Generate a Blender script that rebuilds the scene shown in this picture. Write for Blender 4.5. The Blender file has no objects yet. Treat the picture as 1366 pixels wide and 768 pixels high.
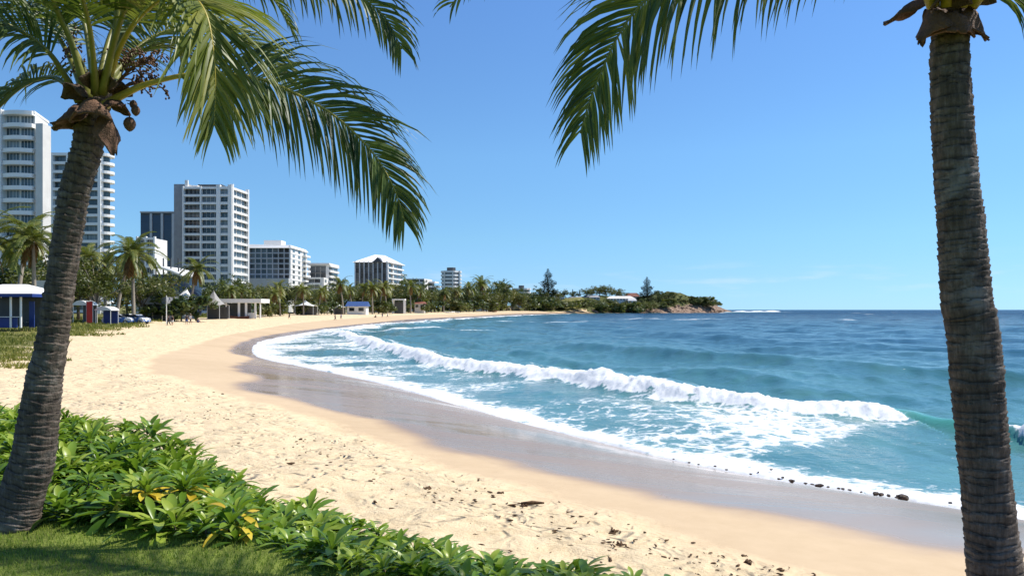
import bpy, bmesh, math, random
import numpy as np
from mathutils import Vector, Matrix, Quaternion
R = math.radians
EYE = 4.2          # eye height above sea level
F = 1000.0         # focal length in photograph pixels
sc = bpy.context.scene
col = sc.collection
rnd = random.Random(7)

# ------------------------------------------------------------------ helpers
def at(px, py, Y):
    return Vector(((px-683)/F*Y, Y, EYE-(py-413)/F*Y))
def tag(o, label=None, cat=None, group=None, kind=None):
    if label: o['label'] = label
    if cat: o['category'] = cat
    if group: o['group'] = group
    if kind: o['kind'] = kind
    return o
def empty(name, loc, rz=0.0):
    o = bpy.data.objects.new(name, None); col.objects.link(o)
    o.location = loc; o.rotation_euler = (0, 0, rz); o.empty_display_size = .2
    return o
def kids(o): return [c for c in bpy.data.objects if c.parent == o]
def copy_tree(o, parent=None):
    c = o.copy(); col.objects.link(c); c.parent = parent
    for ch in KIDS(o): copy_tree(ch, c)
    return c
_kid = {}
def KIDS(o): return list(o.children)

class MB:
    """collects shapes of ONE mesh"""
    def __init__(s): s.v = []; s.f = []; s.t = []; s.m = []
    def add(s, vs, fs, tint=0.5, mi=0):
        b = len(s.v); s.v.extend([tuple(v) for v in vs])
        for f in fs:
            s.f.append(tuple(b+i for i in f)); s.t.append(tint); s.m.append(mi)
    def box(s, c, d, rz=0.0, mi=0, tint=.5, M=None):
        x, y, z = d[0]/2, d[1]/2, d[2]/2
        vs = [Vector((sx*x, sy*y, sz*z)) for sz in (-1,1) for sx, sy in ((-1,-1),(1,-1),(1,1),(-1,1))]
        if rz: 
            q = Matrix.Rotation(rz, 3, 'Z'); vs = [q@v for v in vs]
        vs = [v+Vector(c) for v in vs]
        if M is not None: vs = [M@v for v in vs]
        s.add(vs, [(3,2,1,0),(4,5,6,7),(0,1,5,4),(1,2,6,5),(2,3,7,6),(3,0,4,7)], tint, mi)
    def prism(s, poly, z0, z1, mi=0, cap=True):
        n = len(poly)
        vs = [(p[0], p[1], z0) for p in poly]+[(p[0], p[1], z1) for p in poly]
        fs = [(i, (i+1)%n, n+(i+1)%n, n+i) for i in range(n)]
        if cap: fs += [tuple(range(n-1,-1,-1)), tuple(range(n, 2*n))]
        s.add(vs, fs, .5, mi)
    def tube(s, path, rad, seg=8, mi=0, tint=.5, cap=True):
        path = [Vector(p) for p in path]; n = len(path)
        if not hasattr(rad, '__len__'): rad = [rad]*n
        vs = []; prev = None
        for i, p in enumerate(path):
            t = (path[min(i+1,n-1)]-path[max(i-1,0)]).normalized()
            if prev is None:
                u = t.cross(Vector((0,1,0)) if abs(t.y) < .9 else Vector((1,0,0))).normalized()
            else:
                u = (prev - t*prev.dot(t)).normalized()
            prev = u; w = t.cross(u)
            for k in range(seg):
                a = 2*math.pi*k/seg
                vs.append(p+(u*math.cos(a)+w*math.sin(a))*rad[i])
        fs = []
        for i in range(n-1):
            for k in range(seg):
                k2 = (k+1)%seg
                fs.append((i*seg+k, i*seg+k2, (i+1)*seg+k2, (i+1)*seg+k))
        if cap:
            fs.append(tuple(range(seg-1,-1,-1))); fs.append(tuple((n-1)*seg+k for k in range(seg)))
        s.add(vs, fs, tint, mi)
    def build(s, name, mats, parent=None, smooth=False, loc=(0,0,0), rz=0.0):
        me = bpy.data.meshes.new(name); me.from_pydata(s.v, [], s.f)
        if not isinstance(mats, (list, tuple)): mats = [mats]
        for m in mats: me.materials.append(m)
        a = me.attributes.new('tint', 'FLOAT', 'FACE'); a.data.foreach_set('value', np.array(s.t, dtype=np.float32))
        me.polygons.foreach_set('material_index', np.array(s.m, dtype=np.int32))
        if smooth: me.polygons.foreach_set('use_smooth', np.ones(len(s.f), dtype=bool))
        me.update()
        o = bpy.data.objects.new(name, me); col.objects.link(o); o.parent = parent
        o.location = loc; o.rotation_euler = (0,0,rz)
        return o
def linked(name, o, parent, loc, rz=0.0):
    c = o.copy(); c.name = name; col.objects.link(c); c.parent = parent; c.location = loc; c.rotation_euler = (0,0,rz); return c

# ------------------------------------------------------------------ materials
class NT:
    def __init__(s, name):
        s.m = bpy.data.materials.new(name); s.m.use_nodes = True
        s.t = s.m.node_tree; s.t.nodes.clear()
        s.out = s.n('ShaderNodeOutputMaterial')
    def n(s, typ, **kw):
        nd = s.t.nodes.new(typ)
        for k, v in kw.items(): setattr(nd, k, v)
        return nd
    def set(s, sock, val):
        if hasattr(val, 'links') or isinstance(val, bpy.types.NodeSocket): s.t.links.new(val, sock)
        elif isinstance(val, (tuple, list)) and len(val) == 3 and sock.type == 'RGBA': sock.default_value = (*val, 1)
        else: sock.default_value = val
    def attr(s, name): return s.n('ShaderNodeAttribute', attribute_name=name).outputs['Fac']
    def coord(s, kind='Object'): return s.n('ShaderNodeTexCoord').outputs[kind]
    def pos(s): return s.n('ShaderNodeNewGeometry').outputs['Position']
    def mapping(s, vec, scale):
        m = s.n('ShaderNodeMapping'); s.set(m.inputs['Vector'], vec); m.inputs['Scale'].default_value = scale; return m.outputs[0]
    def noise(s, vec, scale, detail=4, rough=.55, dist=0):
        t = s.n('ShaderNodeTexNoise'); s.set(t.inputs['Vector'], vec); t.inputs['Scale'].default_value = scale
        t.inputs['Detail'].default_value = detail; t.inputs['Roughness'].default_value = rough; t.inputs['Distortion'].default_value = dist
        return t.outputs['Fac']
    def vor(s, vec, scale, feature='F1', rand=1):
        t = s.n('ShaderNodeTexVoronoi', feature=feature); s.set(t.inputs['Vector'], vec); t.inputs['Scale'].default_value = scale
        t.inputs['Randomness'].default_value = rand
        return t.outputs['Distance']
    def ramp(s, fac, stops):
        r = s.n('ShaderNodeValToRGB'); s.set(r.inputs[0], fac)
        e = r.color_ramp.elements
        while len(e) < len(stops): e.new(.5)
        for el, (p, c) in zip(e, stops):
            el.position = p; el.color = (*c, 1) if hasattr(c, '__len__') else (c, c, c, 1)
        return r.outputs[0]
    def rng(s, v, a, b, c=0., d=1., smooth=False):
        m = s.n('ShaderNodeMapRange'); m.interpolation_type = 'SMOOTHSTEP' if smooth else 'LINEAR'
        for i, x in enumerate((v, a, b, c, d)): s.set(m.inputs[i], x)
        return m.outputs[0]
    def math(s, op, a, b=0., c=0.):
        m = s.n('ShaderNodeMath', operation=op)
        for i, x in enumerate((a, b, c)): s.set(m.inputs[i], x)
        return m.outputs[0]
    def mix(s, f, a, b, mode='MIX'):
        m = s.n('ShaderNodeMix', data_type='RGBA', blend_type=mode)
        s.set(m.inputs[0], f); s.set(m.inputs[6], a); s.set(m.inputs[7], b)
        return m.outputs[2]
    def bump(s, h, strength=.5, dist=.02, normal=None):
        b = s.n('ShaderNodeBump'); s.set(b.inputs['Height'], h); s.set(b.inputs['Strength'], strength); s.set(b.inputs['Distance'], dist)
        if normal: s.set(b.inputs['Normal'], normal)
        return b.outputs[0]
    def bsdf(s, color, rough=.6, normal=None, spec=.5, metallic=0., ior=None):
        b = s.n('ShaderNodeBsdfPrincipled'); s.set(b.inputs['Base Color'], color); s.set(b.inputs['Roughness'], rough)
        s.set(b.inputs['Specular IOR Level'], spec); s.set(b.inputs['Metallic'], metallic)
        if ior: b.inputs['IOR'].default_value = ior
        if normal: s.set(b.inputs['Normal'], normal)
        return b.outputs[0]
    def done(s, sh): s.t.links.new(sh, s.out.inputs[0]); return s.m
def plain(name, c, rough=.6, var=.25, scale=2.0, bump=.2, spec=.4, metallic=0., bs=None):
    """procedural paint / plaster / wood: base colour with weathering"""
    k = NT(name); v = k.coord()
    n1 = k.noise(v, scale, 6, .6); n2 = k.noise(v, scale*6, 4, .6)
    f = k.math('ADD', k.math('MULTIPLY', n1, .65), k.math('MULTIPLY', n2, .35))
    cc = k.ramp(f, [(.3, tuple(x*(1-var) for x in c)), (.62, c)])
    nm = k.bump(n2, bump, .02) if bump else None
    return k.done(k.bsdf(cc, rough, nm, spec, metallic))
def leafmat(name, stops, rough=.45, trans=.35, spec=.4, rndamt=.25, tcol=None):
    """leaf with per-leaf tint and light passing through"""
    k = NT(name); a = k.attr('tint')
    oi = k.n('ShaderNodeObjectInfo').outputs['Random']
    n = k.noise(k.coord(), 3.0, 3)
    f = k.math('ADD', a, k.math('MULTIPLY', k.math('SUBTRACT', oi, .5), rndamt))
    f = k.math('ADD', f, k.math('MULTIPLY', k.math('SUBTRACT', n, .5), .3))
    c = k.ramp(f, stops)
    p = k.bsdf(c, rough, None, spec)
    t = k.n('ShaderNodeBsdfTranslucent'); k.set(t.inputs[0], k.mix(.55, c, tcol or (.25, .32, .03)))
    m = k.n('ShaderNodeMixShader'); m.inputs[0].default_value = trans
    k.t.links.new(p, m.inputs[1]); k.t.links.new(t.outputs[0], m.inputs[2])
    return k.done(m.outputs[0])
M = {}
M['white'] = plain('white_render', (.82,.79,.73), .6, .12, .6, .1)
M['white2'] = plain('white_paint', (.84,.82,.77), .5, .1, 1.5, .05)
M['cream'] = plain('cream_render', (.66,.63,.57), .65, .15, .5, .1)
M['grey'] = plain('grey_concrete', (.36,.36,.37), .7, .25, .7, .2)
M['lgrey'] = plain('light_grey_wall', (.55,.55,.54), .65, .18, .5, .1)
M['dgrey'] = plain('dark_grey_metal', (.07,.075,.08), .5, .3, 1., .1)
M['navy'] = plain('navy_blue_paint', (.015,.04,.2), .45, .2, 2., .05)
M['blue'] = plain('mid_blue_canvas', (.04,.09,.24), .6, .2, 2., .1)
M['red'] = plain('red_paint', (.55,.03,.02), .5, .2, 2., .05)
M['rust'] = plain('terracotta_roof', (.24,.085,.055), .7, .3, 2., .3)
M['tan'] = plain('tan_stone', (.5,.37,.22), .8, .4, .5, .8)
M['wood'] = plain('brown_wood', (.16,.06,.035), .6, .4, 3., .3)
M['canvas'] = plain('white_canvas', (.78,.77,.73), .7, .1, 2., .1)
M['gcanvas'] = plain('grey_canvas', (.33,.31,.28), .75, .25, 1.5, .2)
M['skin'] = plain('skin', (.38,.2,.13), .6, .15, 4., 0)
M['dcloth'] = plain('dark_cloth', (.02,.022,.03), .8, .3, 8., .1)
M['wcloth'] = plain('white_cloth', (.7,.7,.7), .8, .15, 8., .1)
M['bcloth'] = plain('blue_cloth', (.04,.09,.3), .8, .2, 8., .1)
M['hair'] = plain('dark_hair', (.02,.013,.01), .6, .3, 20., .2)
M['rubber'] = plain('black_rubber', (.015,.015,.015), .7, .3, 8., .1)
M['steel'] = plain('brushed_steel', (.45,.46,.47), .35, .15, 6., .05, .5, .8)
def glassmat(name, c, c2, rough=.08):
    k = NT(name); oi = k.n('ShaderNodeObjectInfo').outputs['Random']
    v = k.coord(); sx = k.mapping(v, (2.2, 2.2, .02))
    n = k.noise(sx, 1.0, 1)
    cc = k.mix(k.rng(k.math('ADD', k.math('MULTIPLY', oi, .6), k.math('MULTIPLY', n, .6)), .5, .85), c, c2)
    b = k.bump(k.noise(v, .8, 2), .05, .05)
    return k.done(k.bsdf(cc, rough, b, .6))
M['glass'] = glassmat('window_glass', (.012,.017,.022), (.12,.13,.13))
M['nglass'] = glassmat('navy_glass', (.008,.014,.04), (.012,.022,.055))
M['tglass'] = glassmat('tinted_glass', (.03,.05,.055), (.22,.25,.25))

def trunkmat(name, ca, cb, cc):
    k = NT(name); v = k.coord(); g = k.attr('ring')
    st = k.mapping(v, (14, 14, 2.0))
    n1 = k.noise(v, 5, 6, .65); n2 = k.noise(st, 3, 6, .7); n3 = k.noise(v, 60, 4, .7)
    f = k.math('ADD', k.math('MULTIPLY', n1, .5), k.math('MULTIPLY', n2, .5))
    c = k.ramp(f, [(.32, ca), (.5, cb), (.68, cc)])
    c = k.mix(k.rng(k.noise(v, 2.2, 5, .7), .56, .68, 0, .5), c, (.33,.31,.28))
    c = k.mix(k.math('MULTIPLY', k.rng(g, .0, .35, 1, 0), .75), c, tuple(x*.35 for x in ca))
    nm = k.bump(k.math('ADD', k.math('MULTIPLY', n2, .6), k.math('MULTIPLY', n3, .5)), 1.0, .016)
    return k.done(k.bsdf(c, .85, nm, .2))
M['trunk'] = trunkmat('palm_bark', (.034,.025,.019), (.115,.09,.07), (.25,.205,.165))
M['bark'] = plain('tree_bark', (.2,.15,.11), .85, .45, 3., .6)
M['pbark'] = plain('pale_bark', (.34,.29,.23), .85, .35, 3., .5)
M['husk'] = plain('dry_leaf_sheath', (.17,.09,.05), .8, .6, 9., .8)
M['fibre'] = plain('crown_fibre', (.13,.085,.05), .9, .6, 14., 1.)
M['stalk'] = plain('yellow_leaf_stalk', (.42,.34,.045), .45, .35, 5., .15)
M['dstalk'] = plain('green_leaf_stalk', (.2,.2,.035), .45, .35, 5., .15)
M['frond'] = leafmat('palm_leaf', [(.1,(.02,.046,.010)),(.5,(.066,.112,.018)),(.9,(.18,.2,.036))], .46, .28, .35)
M['frond_lit'] = leafmat('sunlit_palm_leaf', [(.1,(.07,.11,.02)),(.5,(.17,.2,.035)),(.9,(.34,.33,.08))], .45, .34, .35)  # paler copy of the palm leaf, sunlight put into its colour
M['fpalm'] = leafmat('far_palm_leaf', [(.1,(.035,.055,.01)),(.5,(.10,.125,.022)),(.9,(.24,.22,.05))], .45, .25)
M['dead'] = leafmat('dry_palm_leaf', [(.1,(.1,.055,.02)),(.5,(.24,.14,.05)),(.9,(.36,.24,.1))], .7, .25, .2, tcol=(.4,.25,.08))
M['tree_a'] = leafmat('dark_tree_leaf', [(.1,(.018,.034,.009)),(.5,(.05,.08,.02)),(.9,(.11,.13,.035))], .5, .2)
M['tree_b'] = leafmat('olive_tree_leaf', [(.1,(.04,.052,.013)),(.5,(.105,.12,.03)),(.9,(.2,.17,.05))], .5, .25)
M['tree_c'] = leafmat('warm_tree_leaf', [(.1,(.04,.055,.01)),(.5,(.1,.12,.022)),(.9,(.22,.15,.04))], .5, .25)
M['pine'] = leafmat('pine_needle', [(.1,(.008,.02,.012)),(.5,(.018,.038,.022)),(.9,(.04,.062,.03))], .6, .1)
M['shrub'] = leafmat('glossy_shrub_leaf', [(.1,(.035,.085,.01)),(.5,(.125,.23,.022)),(.9,(.32,.40,.055))], .34, .32, .4, .5, (.25,.42,.02))
M['shrub_yellow'] = leafmat('yellowing_shrub_leaf', [(.1,(.55,.38,.03)),(.5,(.68,.52,.05)),(.9,(.5,.5,.08))], .35, .3, .5, .1, (.7,.5,.05))
M['dune'] = leafmat('dune_grass_blade', [(.1,(.09,.11,.018)),(.5,(.2,.2,.035)),(.9,(.36,.29,.08))], .6, .3, .3)
M['turf'] = leafmat('lawn_blade', [(.1,(.10,.16,.02)),(.5,(.21,.29,.04)),(.9,(.36,.38,.08))], .5, .35, .3, tcol=(.25,.4,.03))
# ------------------------------------------------------------------ the shape of the land (world metres, sea level z = 0)
WL = np.array([(60,-45),(40,-22),(28,-5),(20.5,4),(14.6,10.2),(9.5,15.6),(5.3,19.8),(.5,27.6),(-7.9,43.3),(-16,56),(-22.6,66.7),
   (-29,84),(-34,104),(-37,131),(-39,160),(-38.8,191),(-37,235),(-33,280),(-25,370),(-13,467),(14,620),(47,764),(78,815),(105,858),(150,895),(200,930),
   (250,965),(288,996),(306,1022),(300,1050),(260,1120),(220,1250),(200,1500),(200,3000)], dtype=float)
HL = np.array([(60,-50),(20,-9),(8,-1.2),(2.6,2.2),(.6,3.65),(-.94,4.62),(-2.31,5.44),(-3.78,6.1),(-6,6.9),(-10,8.3),(-18,11),(-40,17),(-150,60)], dtype=float)  # hedge line
def smooth(P, per=6):
    """Catmull-Rom through the points"""
    out = []
    n = len(P)
    for i in range(n-1):
        p0, p1, p2, p3 = P[max(i-1,0)], P[i], P[i+1], P[min(i+2,n-1)]
        for k in range(per):
            t = k/per
            out.append(.5*((2*p1)+(p2-p0)*t+(2*p0-5*p1+4*p2-p3)*t*t+(3*p1-p0-3*p2+p3)*t**3))
    out.append(P[-1]); return np.array(out)
WLs = smooth(WL, 5)
def sdist(X, Y, P):
    """signed distance to polyline P, positive on the left of its direction"""
    X = np.asarray(X, dtype=float).ravel(); Y = np.asarray(Y, dtype=float).ravel()
    best = np.full(X.shape, 1e18); sg = np.ones(X.shape)
    for a, b in zip(P[:-1], P[1:]):
        dx, dy = b-a; L2 = dx*dx+dy*dy
        if L2 < 1e-9: continue
        px, py = X-a[0], Y-a[1]
        t = np.clip((px*dx+py*dy)/L2, 0, 1)
        d2 = (px-t*dx)**2+(py-t*dy)**2
        c = dx*py-dy*px
        m = d2 < best-1e-9
        best[m] = d2[m]; sg[m] = np.sign(c[m])
    return np.sqrt(best)*np.where(sg == 0, 1, sg)
def sst(a, b, x):
    t = np.clip((x-a)/(b-a), 0, 1); return t*t*(3-2*t)
_rs = np.random.RandomState(3)
_lat = _rs.rand(256, 256)
def vnoise(X, Y, s=1.0, seed=0):
    x = X*s+seed*17.3; y = Y*s+seed*9.1
    i = np.floor(x).astype(int); j = np.floor(y).astype(int)
    u = x-i; v = y-j; u = u*u*(3-2*u); v = v*v*(3-2*v)
    g = lambda a, b: _lat[a & 255, b & 255]
    return (g(i,j)*(1-u)+g(i+1,j)*u)*(1-v)+(g(i,j+1)*(1-u)+g(i+1,j+1)*u)*v
def fnoise(X, Y, s=1.0, seed=0, oc=4):
    r = 0; a = .5
    for k in range(oc):
        r = r+a*vnoise(X, Y, s*2**k, seed+k*3); a *= .5
    return r/(1-.5**oc)
def terrain(X, Y, d=None, bd=None):
    X = np.atleast_1d(np.asarray(X, dtype=float)); Y = np.atleast_1d(np.asarray(Y, dtype=float))
    if d is None: d = sdist(X, Y, WLs)
    if bd is None: bd = -sdist(X, Y, HL)
    zm = np.interp(Y, [0,15,40,80,140,300,500,600,764,1000], [1.9,1.9,2.0,2.2,2.4,2.6,2.8,3.1,3.5,4.0])
    dl = np.interp(Y, [0,12,20,40,130,300,764], [6.,6.5,7.5,10,18,18,15])
    z = np.where(d > 0, zm*(1-np.exp(-np.maximum(d,0)/dl)), np.maximum(d*.2, -3.5))
    z = z+.006*np.maximum(d-60, 0)
    hx = np.interp(X, [-80,10,50,80,110,150,190,212,240,270,290,312], [2,5,11,15,17,14,17,21,18,12,6,1])
    hh = hx*sst(0, 42, d)*sst(790, 880, Y)
    hh = hh*(.75+.5*fnoise(X, Y, .03, 5))+(fnoise(X, Y, .12, 8)-.4)*6*sst(2, 14, d)*sst(800, 860, Y)*sst(100, 190, X)
    z = z+np.maximum(hh, 0)
    f0 = np.interp(X, [-5,-2.6], [.5,.0]); f1 = np.interp(X, [-5,-2.6], [3.0,1.7]); fall = 1-sst(f0, f1, bd)
    z = z+(2.5-z)*fall*(Y < 60)
    return z
def T1(x, y): return float(terrain([x], [y])[0])
def hit(px, py):
    """where the line of sight through a photograph pixel meets the land"""
    Y = 3.0
    t = np.exp(np.linspace(math.log(4.2), math.log(1400), 900))
    z = terrain((px-683)/F*t, t); h = EYE-(py-413)/F*t
    k = np.argmax(h <= z) if (h <= z).any() else len(t)-1
    return np.array([(px-683)/F*t[k], t[k]])
def gpos(px, Y):
    x = (px-683)/F*Y; return Vector((x, Y, T1(x, Y)))
DAMP = [(1000,748),(900,715),(820,690),(700,655),(600,625),(500,590),(430,560),(350,540),(300,525),(225,502),(195,493),(222,470),(290,450),(340,440),(400,430.5),(480,424),(560,420)]
WET = [(1280,740),(1130,712),(1000,688),(900,668),(820,650),(700,625),(650,611),(590,600),(550,584),(530,574),(490,558),(430,545),(380,531),(318,517),(345,503),(312,491),(338,478),(306,468),(335,452),(400,441),(470,433),(560,425),(650,420.5)]
VEG = [(0,478),(60,460),(110,446),(165,437),(200,430),(260,424.5),(300,422.5),(345,420),(430,417.5),(540,416.2),(620,415.3)]
dampW = smooth(np.array([(55,-52),(20,-8),(9,2.5),(5.2,5.6)]+[tuple(hit(*p)) for p in DAMP]+[(0,650),(35,764),(70,830)], dtype=float), 5)
wetW = smooth(np.array([(58,-50),(30,-12),(15,3.5),(9.5,8.5)]+[tuple(hit(*p)) for p in WET]+[(8,620),(43,764),(76,825)], dtype=float), 5)
vegW = smooth(np.array([(-20,18),(-24,28)]+[tuple(hit(*p)) for p in VEG]+[(-28,640),(5,740),(48,800),(75,838)], dtype=float), 5)

def grid_mesh(name, rs, an):
    n, m = len(rs), len(an)
    A, Rr = np.meshgrid(an, rs)
    X = (Rr*np.sin(A)).ravel(); Y = (Rr*np.cos(A)).ravel()
    i = np.arange((n-1)*(m-1)); r = i//(m-1); c = i % (m-1)
    q = np.stack([r*m+c, r*m+c+1, (r+1)*m+c+1, (r+1)*m+c], 1)
    return X, Y, q
def np_mesh(name, V, Q, attrs, mat, kind='structure', smooth_=True):
    used = np.unique(Q); mp = np.zeros(len(V), dtype=np.int64); mp[used] = np.arange(len(used))
    V = V[used]; Q = mp[Q]
    me = bpy.data.meshes.new(name)
    me.vertices.add(len(V)); me.vertices.foreach_set('co', V.astype(np.float32).ravel())
    me.loops.add(len(Q)*4); me.loops.foreach_set('vertex_index', Q.ravel().astype(np.int32))
    me.polygons.add(len(Q)); me.polygons.foreach_set('loop_start', np.arange(0, len(Q)*4, 4, dtype=np.int32))
    me.polygons.foreach_set('loop_total', np.full(len(Q), 4, dtype=np.int32))
    for k, a in attrs.items():
        at_ = me.attributes.new(k, 'FLOAT', 'POINT'); at_.data.foreach_set('value', a[used].astype(np.float32))
    me.materials.append(mat); me.update(calc_edges=True); me.validate()
    me.polygons.foreach_set('use_smooth', np.full(len(me.polygons), smooth_))
    o = bpy.data.objects.new(name, me); col.objects.link(o)
    if kind: o['kind'] = kind
    return o

# sand, dune ground and headland : one sheet
k = NT('sand'); P = k.pos()
wet = k.attr('wet'); damp = k.attr('damp'); veg = k.attr('veg'); near = k.attr('near')
n_edge = k.noise(P, .55, 5, .6); n_big = k.noise(P, .12, 3)
n_wet = k.noise(k.mapping(P, (1,1,0)), .3, 6, .6, .8)
n_f = k.noise(P, 26, 5, .7); n_m = k.noise(P, 2.6, 5, .6); n_s = k.noise(P, 130, 3, .7)
dampf = k.rng(k.math('ADD', damp, k.math('MULTIPLY', k.math('SUBTRACT', n_edge, .5), 1.7)), -.35, .55, 0, 1, True)   # 1 = dry
wetf = k.rng(k.math('ADD', wet, k.math('MULTIPLY', k.math('SUBTRACT', n_wet, .5), 1.5)), -.5, .5, 1, 0, True)        # 1 = wet
dry = k.ramp(k.math('ADD', k.math('MULTIPLY', n_m, .5), k.math('MULTIPLY', n_f, .5)), [(.3, (.52,.385,.22)), (.5, (.69,.54,.335)), (.7, (.75,.605,.40))])
spk = k.rng(k.noise(P, 75, 2, .5), .68, .78, 0, .5)
dry = k.mix(spk, dry, (.25,.17,.1))
dmp = k.ramp(k.math('ADD', k.math('MULTIPLY', n_big, .6), k.math('MULTIPLY', n_m, .4)), [(.3, (.47,.345,.21)), (.7, (.58,.44,.28))])
wtc = k.ramp(n_big, [(.3, (.27,.175,.105)), (.7, (.36,.25,.16))])
# footprints : dimples in the dry sand
wp = k.n('ShaderNodeVectorMath', operation='ADD'); k.set(wp.inputs[0], P)
nn = k.n('ShaderNodeTexNoise'); k.set(nn.inputs['Vector'], P); nn.inputs['Scale'].default_value = 1.4
k.set(wp.inputs[1], nn.outputs['Color'])
PF = k.mapping(wp.outputs[0], (1., 1., .0))
v1 = k.vor(PF, 2.9); v2 = k.vor(PF, 5.1)
dent = k.math('ADD', k.rng(v1, .0, .46, 0, 1, True), k.math('MULTIPLY', k.rng(v2, 0, .4, 0, 1, True), .5))
track = k.rng(k.noise(P, .5, 3), .36, .6, .15, 1)
h = k.math('ADD', k.math('MULTIPLY', k.math('MULTIPLY', dent, track), 1.3), k.math('ADD', k.math('MULTIPLY', n_m, .9), k.math('MULTIPLY', n_f, .3)))
h = k.math('ADD', k.math('MULTIPLY', h, dampf), k.math('MULTIPLY', k.noise(k.mapping(P, (1,1,1)), .8, 3), .12))
h = k.math('ADD', h, k.math('MULTIPLY', n_s, k.math('MULTIPLY', k.math('SUBTRACT', 1., wetf), .05)))
nm = k.bump(h, .9, .10)
c = k.mix(dampf, dmp, dry)
c = k.mix(wetf, c, wtc)
vg = k.ramp(k.noise(P, .5, 6, .65), [(.35, (.19,.17,.05)), (.5, (.12,.13,.03)), (.65, (.3,.24,.12))])
vf = k.rng(k.math('ADD', veg, k.math('MULTIPLY', k.math('SUBTRACT', k.noise(P, .22, 5, .65), .5), 11)), -.4, .6, 0, 1, True)
c = k.mix(vf, c, vg)
PR = k.n('ShaderNodeMapping'); k.set(PR.inputs['Vector'], P); PR.inputs['Rotation'].default_value = (0,0,R(52)); PR.inputs['Scale'].default_value = (.10,.42,1)
streak = k.noise(PR.outputs[0], 1.0, 4, .5, .8)
sheen = k.rng(streak, .38, .62, .12, .30)
wtc = k.mix(k.rng(streak, .4, .65, 0, .3), wtc, (.40,.30,.215))
rough = k.mix(wetf, (.9,.9,.9), sheen)
spec = k.rng(wetf, 0, 1, .15, .5)
M['sand'] = k.done(k.bsdf(c, rough, nm, spec))
k = NT('headland_ground'); P = k.pos(); rk = k.attr('rock')
n1 = k.noise(P, .16, 6, .65); n2 = k.noise(P, .6, 6, .7); v = k.vor(P, .28)
green = k.ramp(n2, [(.35, (.03,.045,.012)), (.5, (.08,.095,.025)), (.68, (.16,.13,.045))])
rock = k.ramp(k.math('ADD', k.math('MULTIPLY', n2, .7), k.math('MULTIPLY', v, .25)), [(.3, (.05,.038,.03)), (.5, (.25,.17,.12)), (.72, (.46,.35,.27))])
f = k.rng(k.math('ADD', rk, k.math('MULTIPLY', k.math('SUBTRACT', n1, .5), 1.6)), .35, .6, 0, 1)
M['headland'] = k.done(k.bsdf(k.mix(f, green, rock), .9, k.bump(k.math('ADD', n2, v), 1., 1.2), .2))

rs = [2.2]
while rs[-1] < 3200:
    r = rs[-1]
    rs.append(r*(1.011 if r < 40 else 1.018 if r < 700 else 1.0045 if r < 1080 else 1.03))
rs = np.array(rs); an = np.radians(np.concatenate([np.arange(-80,-38,1.0), np.arange(-38,38,.17), np.arange(38,75,1.0)]))
X, Y, Q = grid_mesh('beach', rs, an)
d = sdist(X, Y, WLs); bd = -sdist(X, Y, HL)
Z = terrain(X, Y, d, bd)
dw = sdist(X, Y, wetW); dd = sdist(X, Y, dampW); dv = sdist(X, Y, vegW)
lump = (fnoise(X, Y, .55, 1)-.5)*.16+(fnoise(X, Y, 2.2, 4)-.5)*.075
rr = np.hypot(X, Y)
Z = Z+lump*sst(0, 1.6, dd)*np.where(rr < 60, 1, 1.5)+(fnoise(X, Y, .2, 2)-.5)*.5*sst(0, 8, dv)*sst(40, 90, rr)
cz = Z[Q].mean(1); cx = X[Q].mean(1); cy = Y[Q].mean(1); cd = d[Q].mean(1)
keep = (cd > -14)
hm = (cy > 842) & (cx > 84)
slope = np.abs(np.gradient(Z.reshape(len(rs), -1), axis=0)).ravel()/np.maximum(np.gradient(rs).repeat(len(an)), .01)
rock = np.clip(1.3-Z/7, 0, 1)*sst(95, 130, X)*1.05+sst(180, 215, X)*.42*np.clip(1.5-Z/15, 0, 1)+sst(255, 285, X)*.3
att = dict(wet=dw, damp=dd, veg=dv, near=rr, rock=rock)
V = np.stack([X, Y, Z], 1)
np_mesh('beach', V, Q[keep & ~hm], att, M['sand'])
np_mesh('headland', V, Q[keep & hm], att, M['headland'])

# ------------------------------------------------------------------ the sea
BR = [(430,439),(460,447),(500,463),(540,473),(600,490),(680,501),(750,512),(820,526),(900,540),(980,549),(1050,554),(1130,556),(1190,558),(1280,574),(1366,583)]
brW = np.array([(60,-28),(40,-6),(28,9),(21.5,17.5)]+[((px-683)/F*EYE*1000/(py-413), EYE*1000/(py-413)) for px, py in BR[::-1]]+[(-30,230),(-26,300),(-10,420),(25,600)], dtype=float)
brW = smooth(brW, 5)
rs = [10.]
while rs[-1] < 45000:
    r = rs[-1]; rs.append(r*(1.0058 if r < 110 else 1.013 if r < 1500 else 1.07))
rs = np.array(rs); an = np.radians(np.concatenate([np.arange(-40,-21,.5), np.arange(-21,38,.13), np.arange(38,64,.8)]))
X, Y, Q = grid_mesh('sea', rs, an)
d = -sdist(X, Y, WLs)                 # distance out from the water's edge
e = sdist(X, Y, brW)                  # + shoreward of the breaker
rr = np.hypot(X, Y)
wob = (fnoise(X, Y, .35, 11)-.5)*2.2+(fnoise(X, Y, .09, 12)-.5)*3.
Z = np.full(X.shape, .03)
# slow swell lines parallel to the breaker, further out
far_e = -e
for off, amp, wid, sd in ((13, .42, 2.6, 1), (25, .5, 3.2, 2), (46, .38, 4., 3), (80, .4, 5., 4), (130, .4, 6, 5)):
    w = fnoise(X, Y, .012, 20+sd, 2); ee = far_e-off-(w-.5)*14
    Z += amp*np.clip((fnoise(X, Y, .03, 40+sd, 2)-.33)*3.2, 0, 1.2)*np.where(ee > 0, np.exp(-(ee/wid)**2), np.exp(-(ee/(wid*.45))**2))*(d > 2)*(Y < 600)
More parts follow.
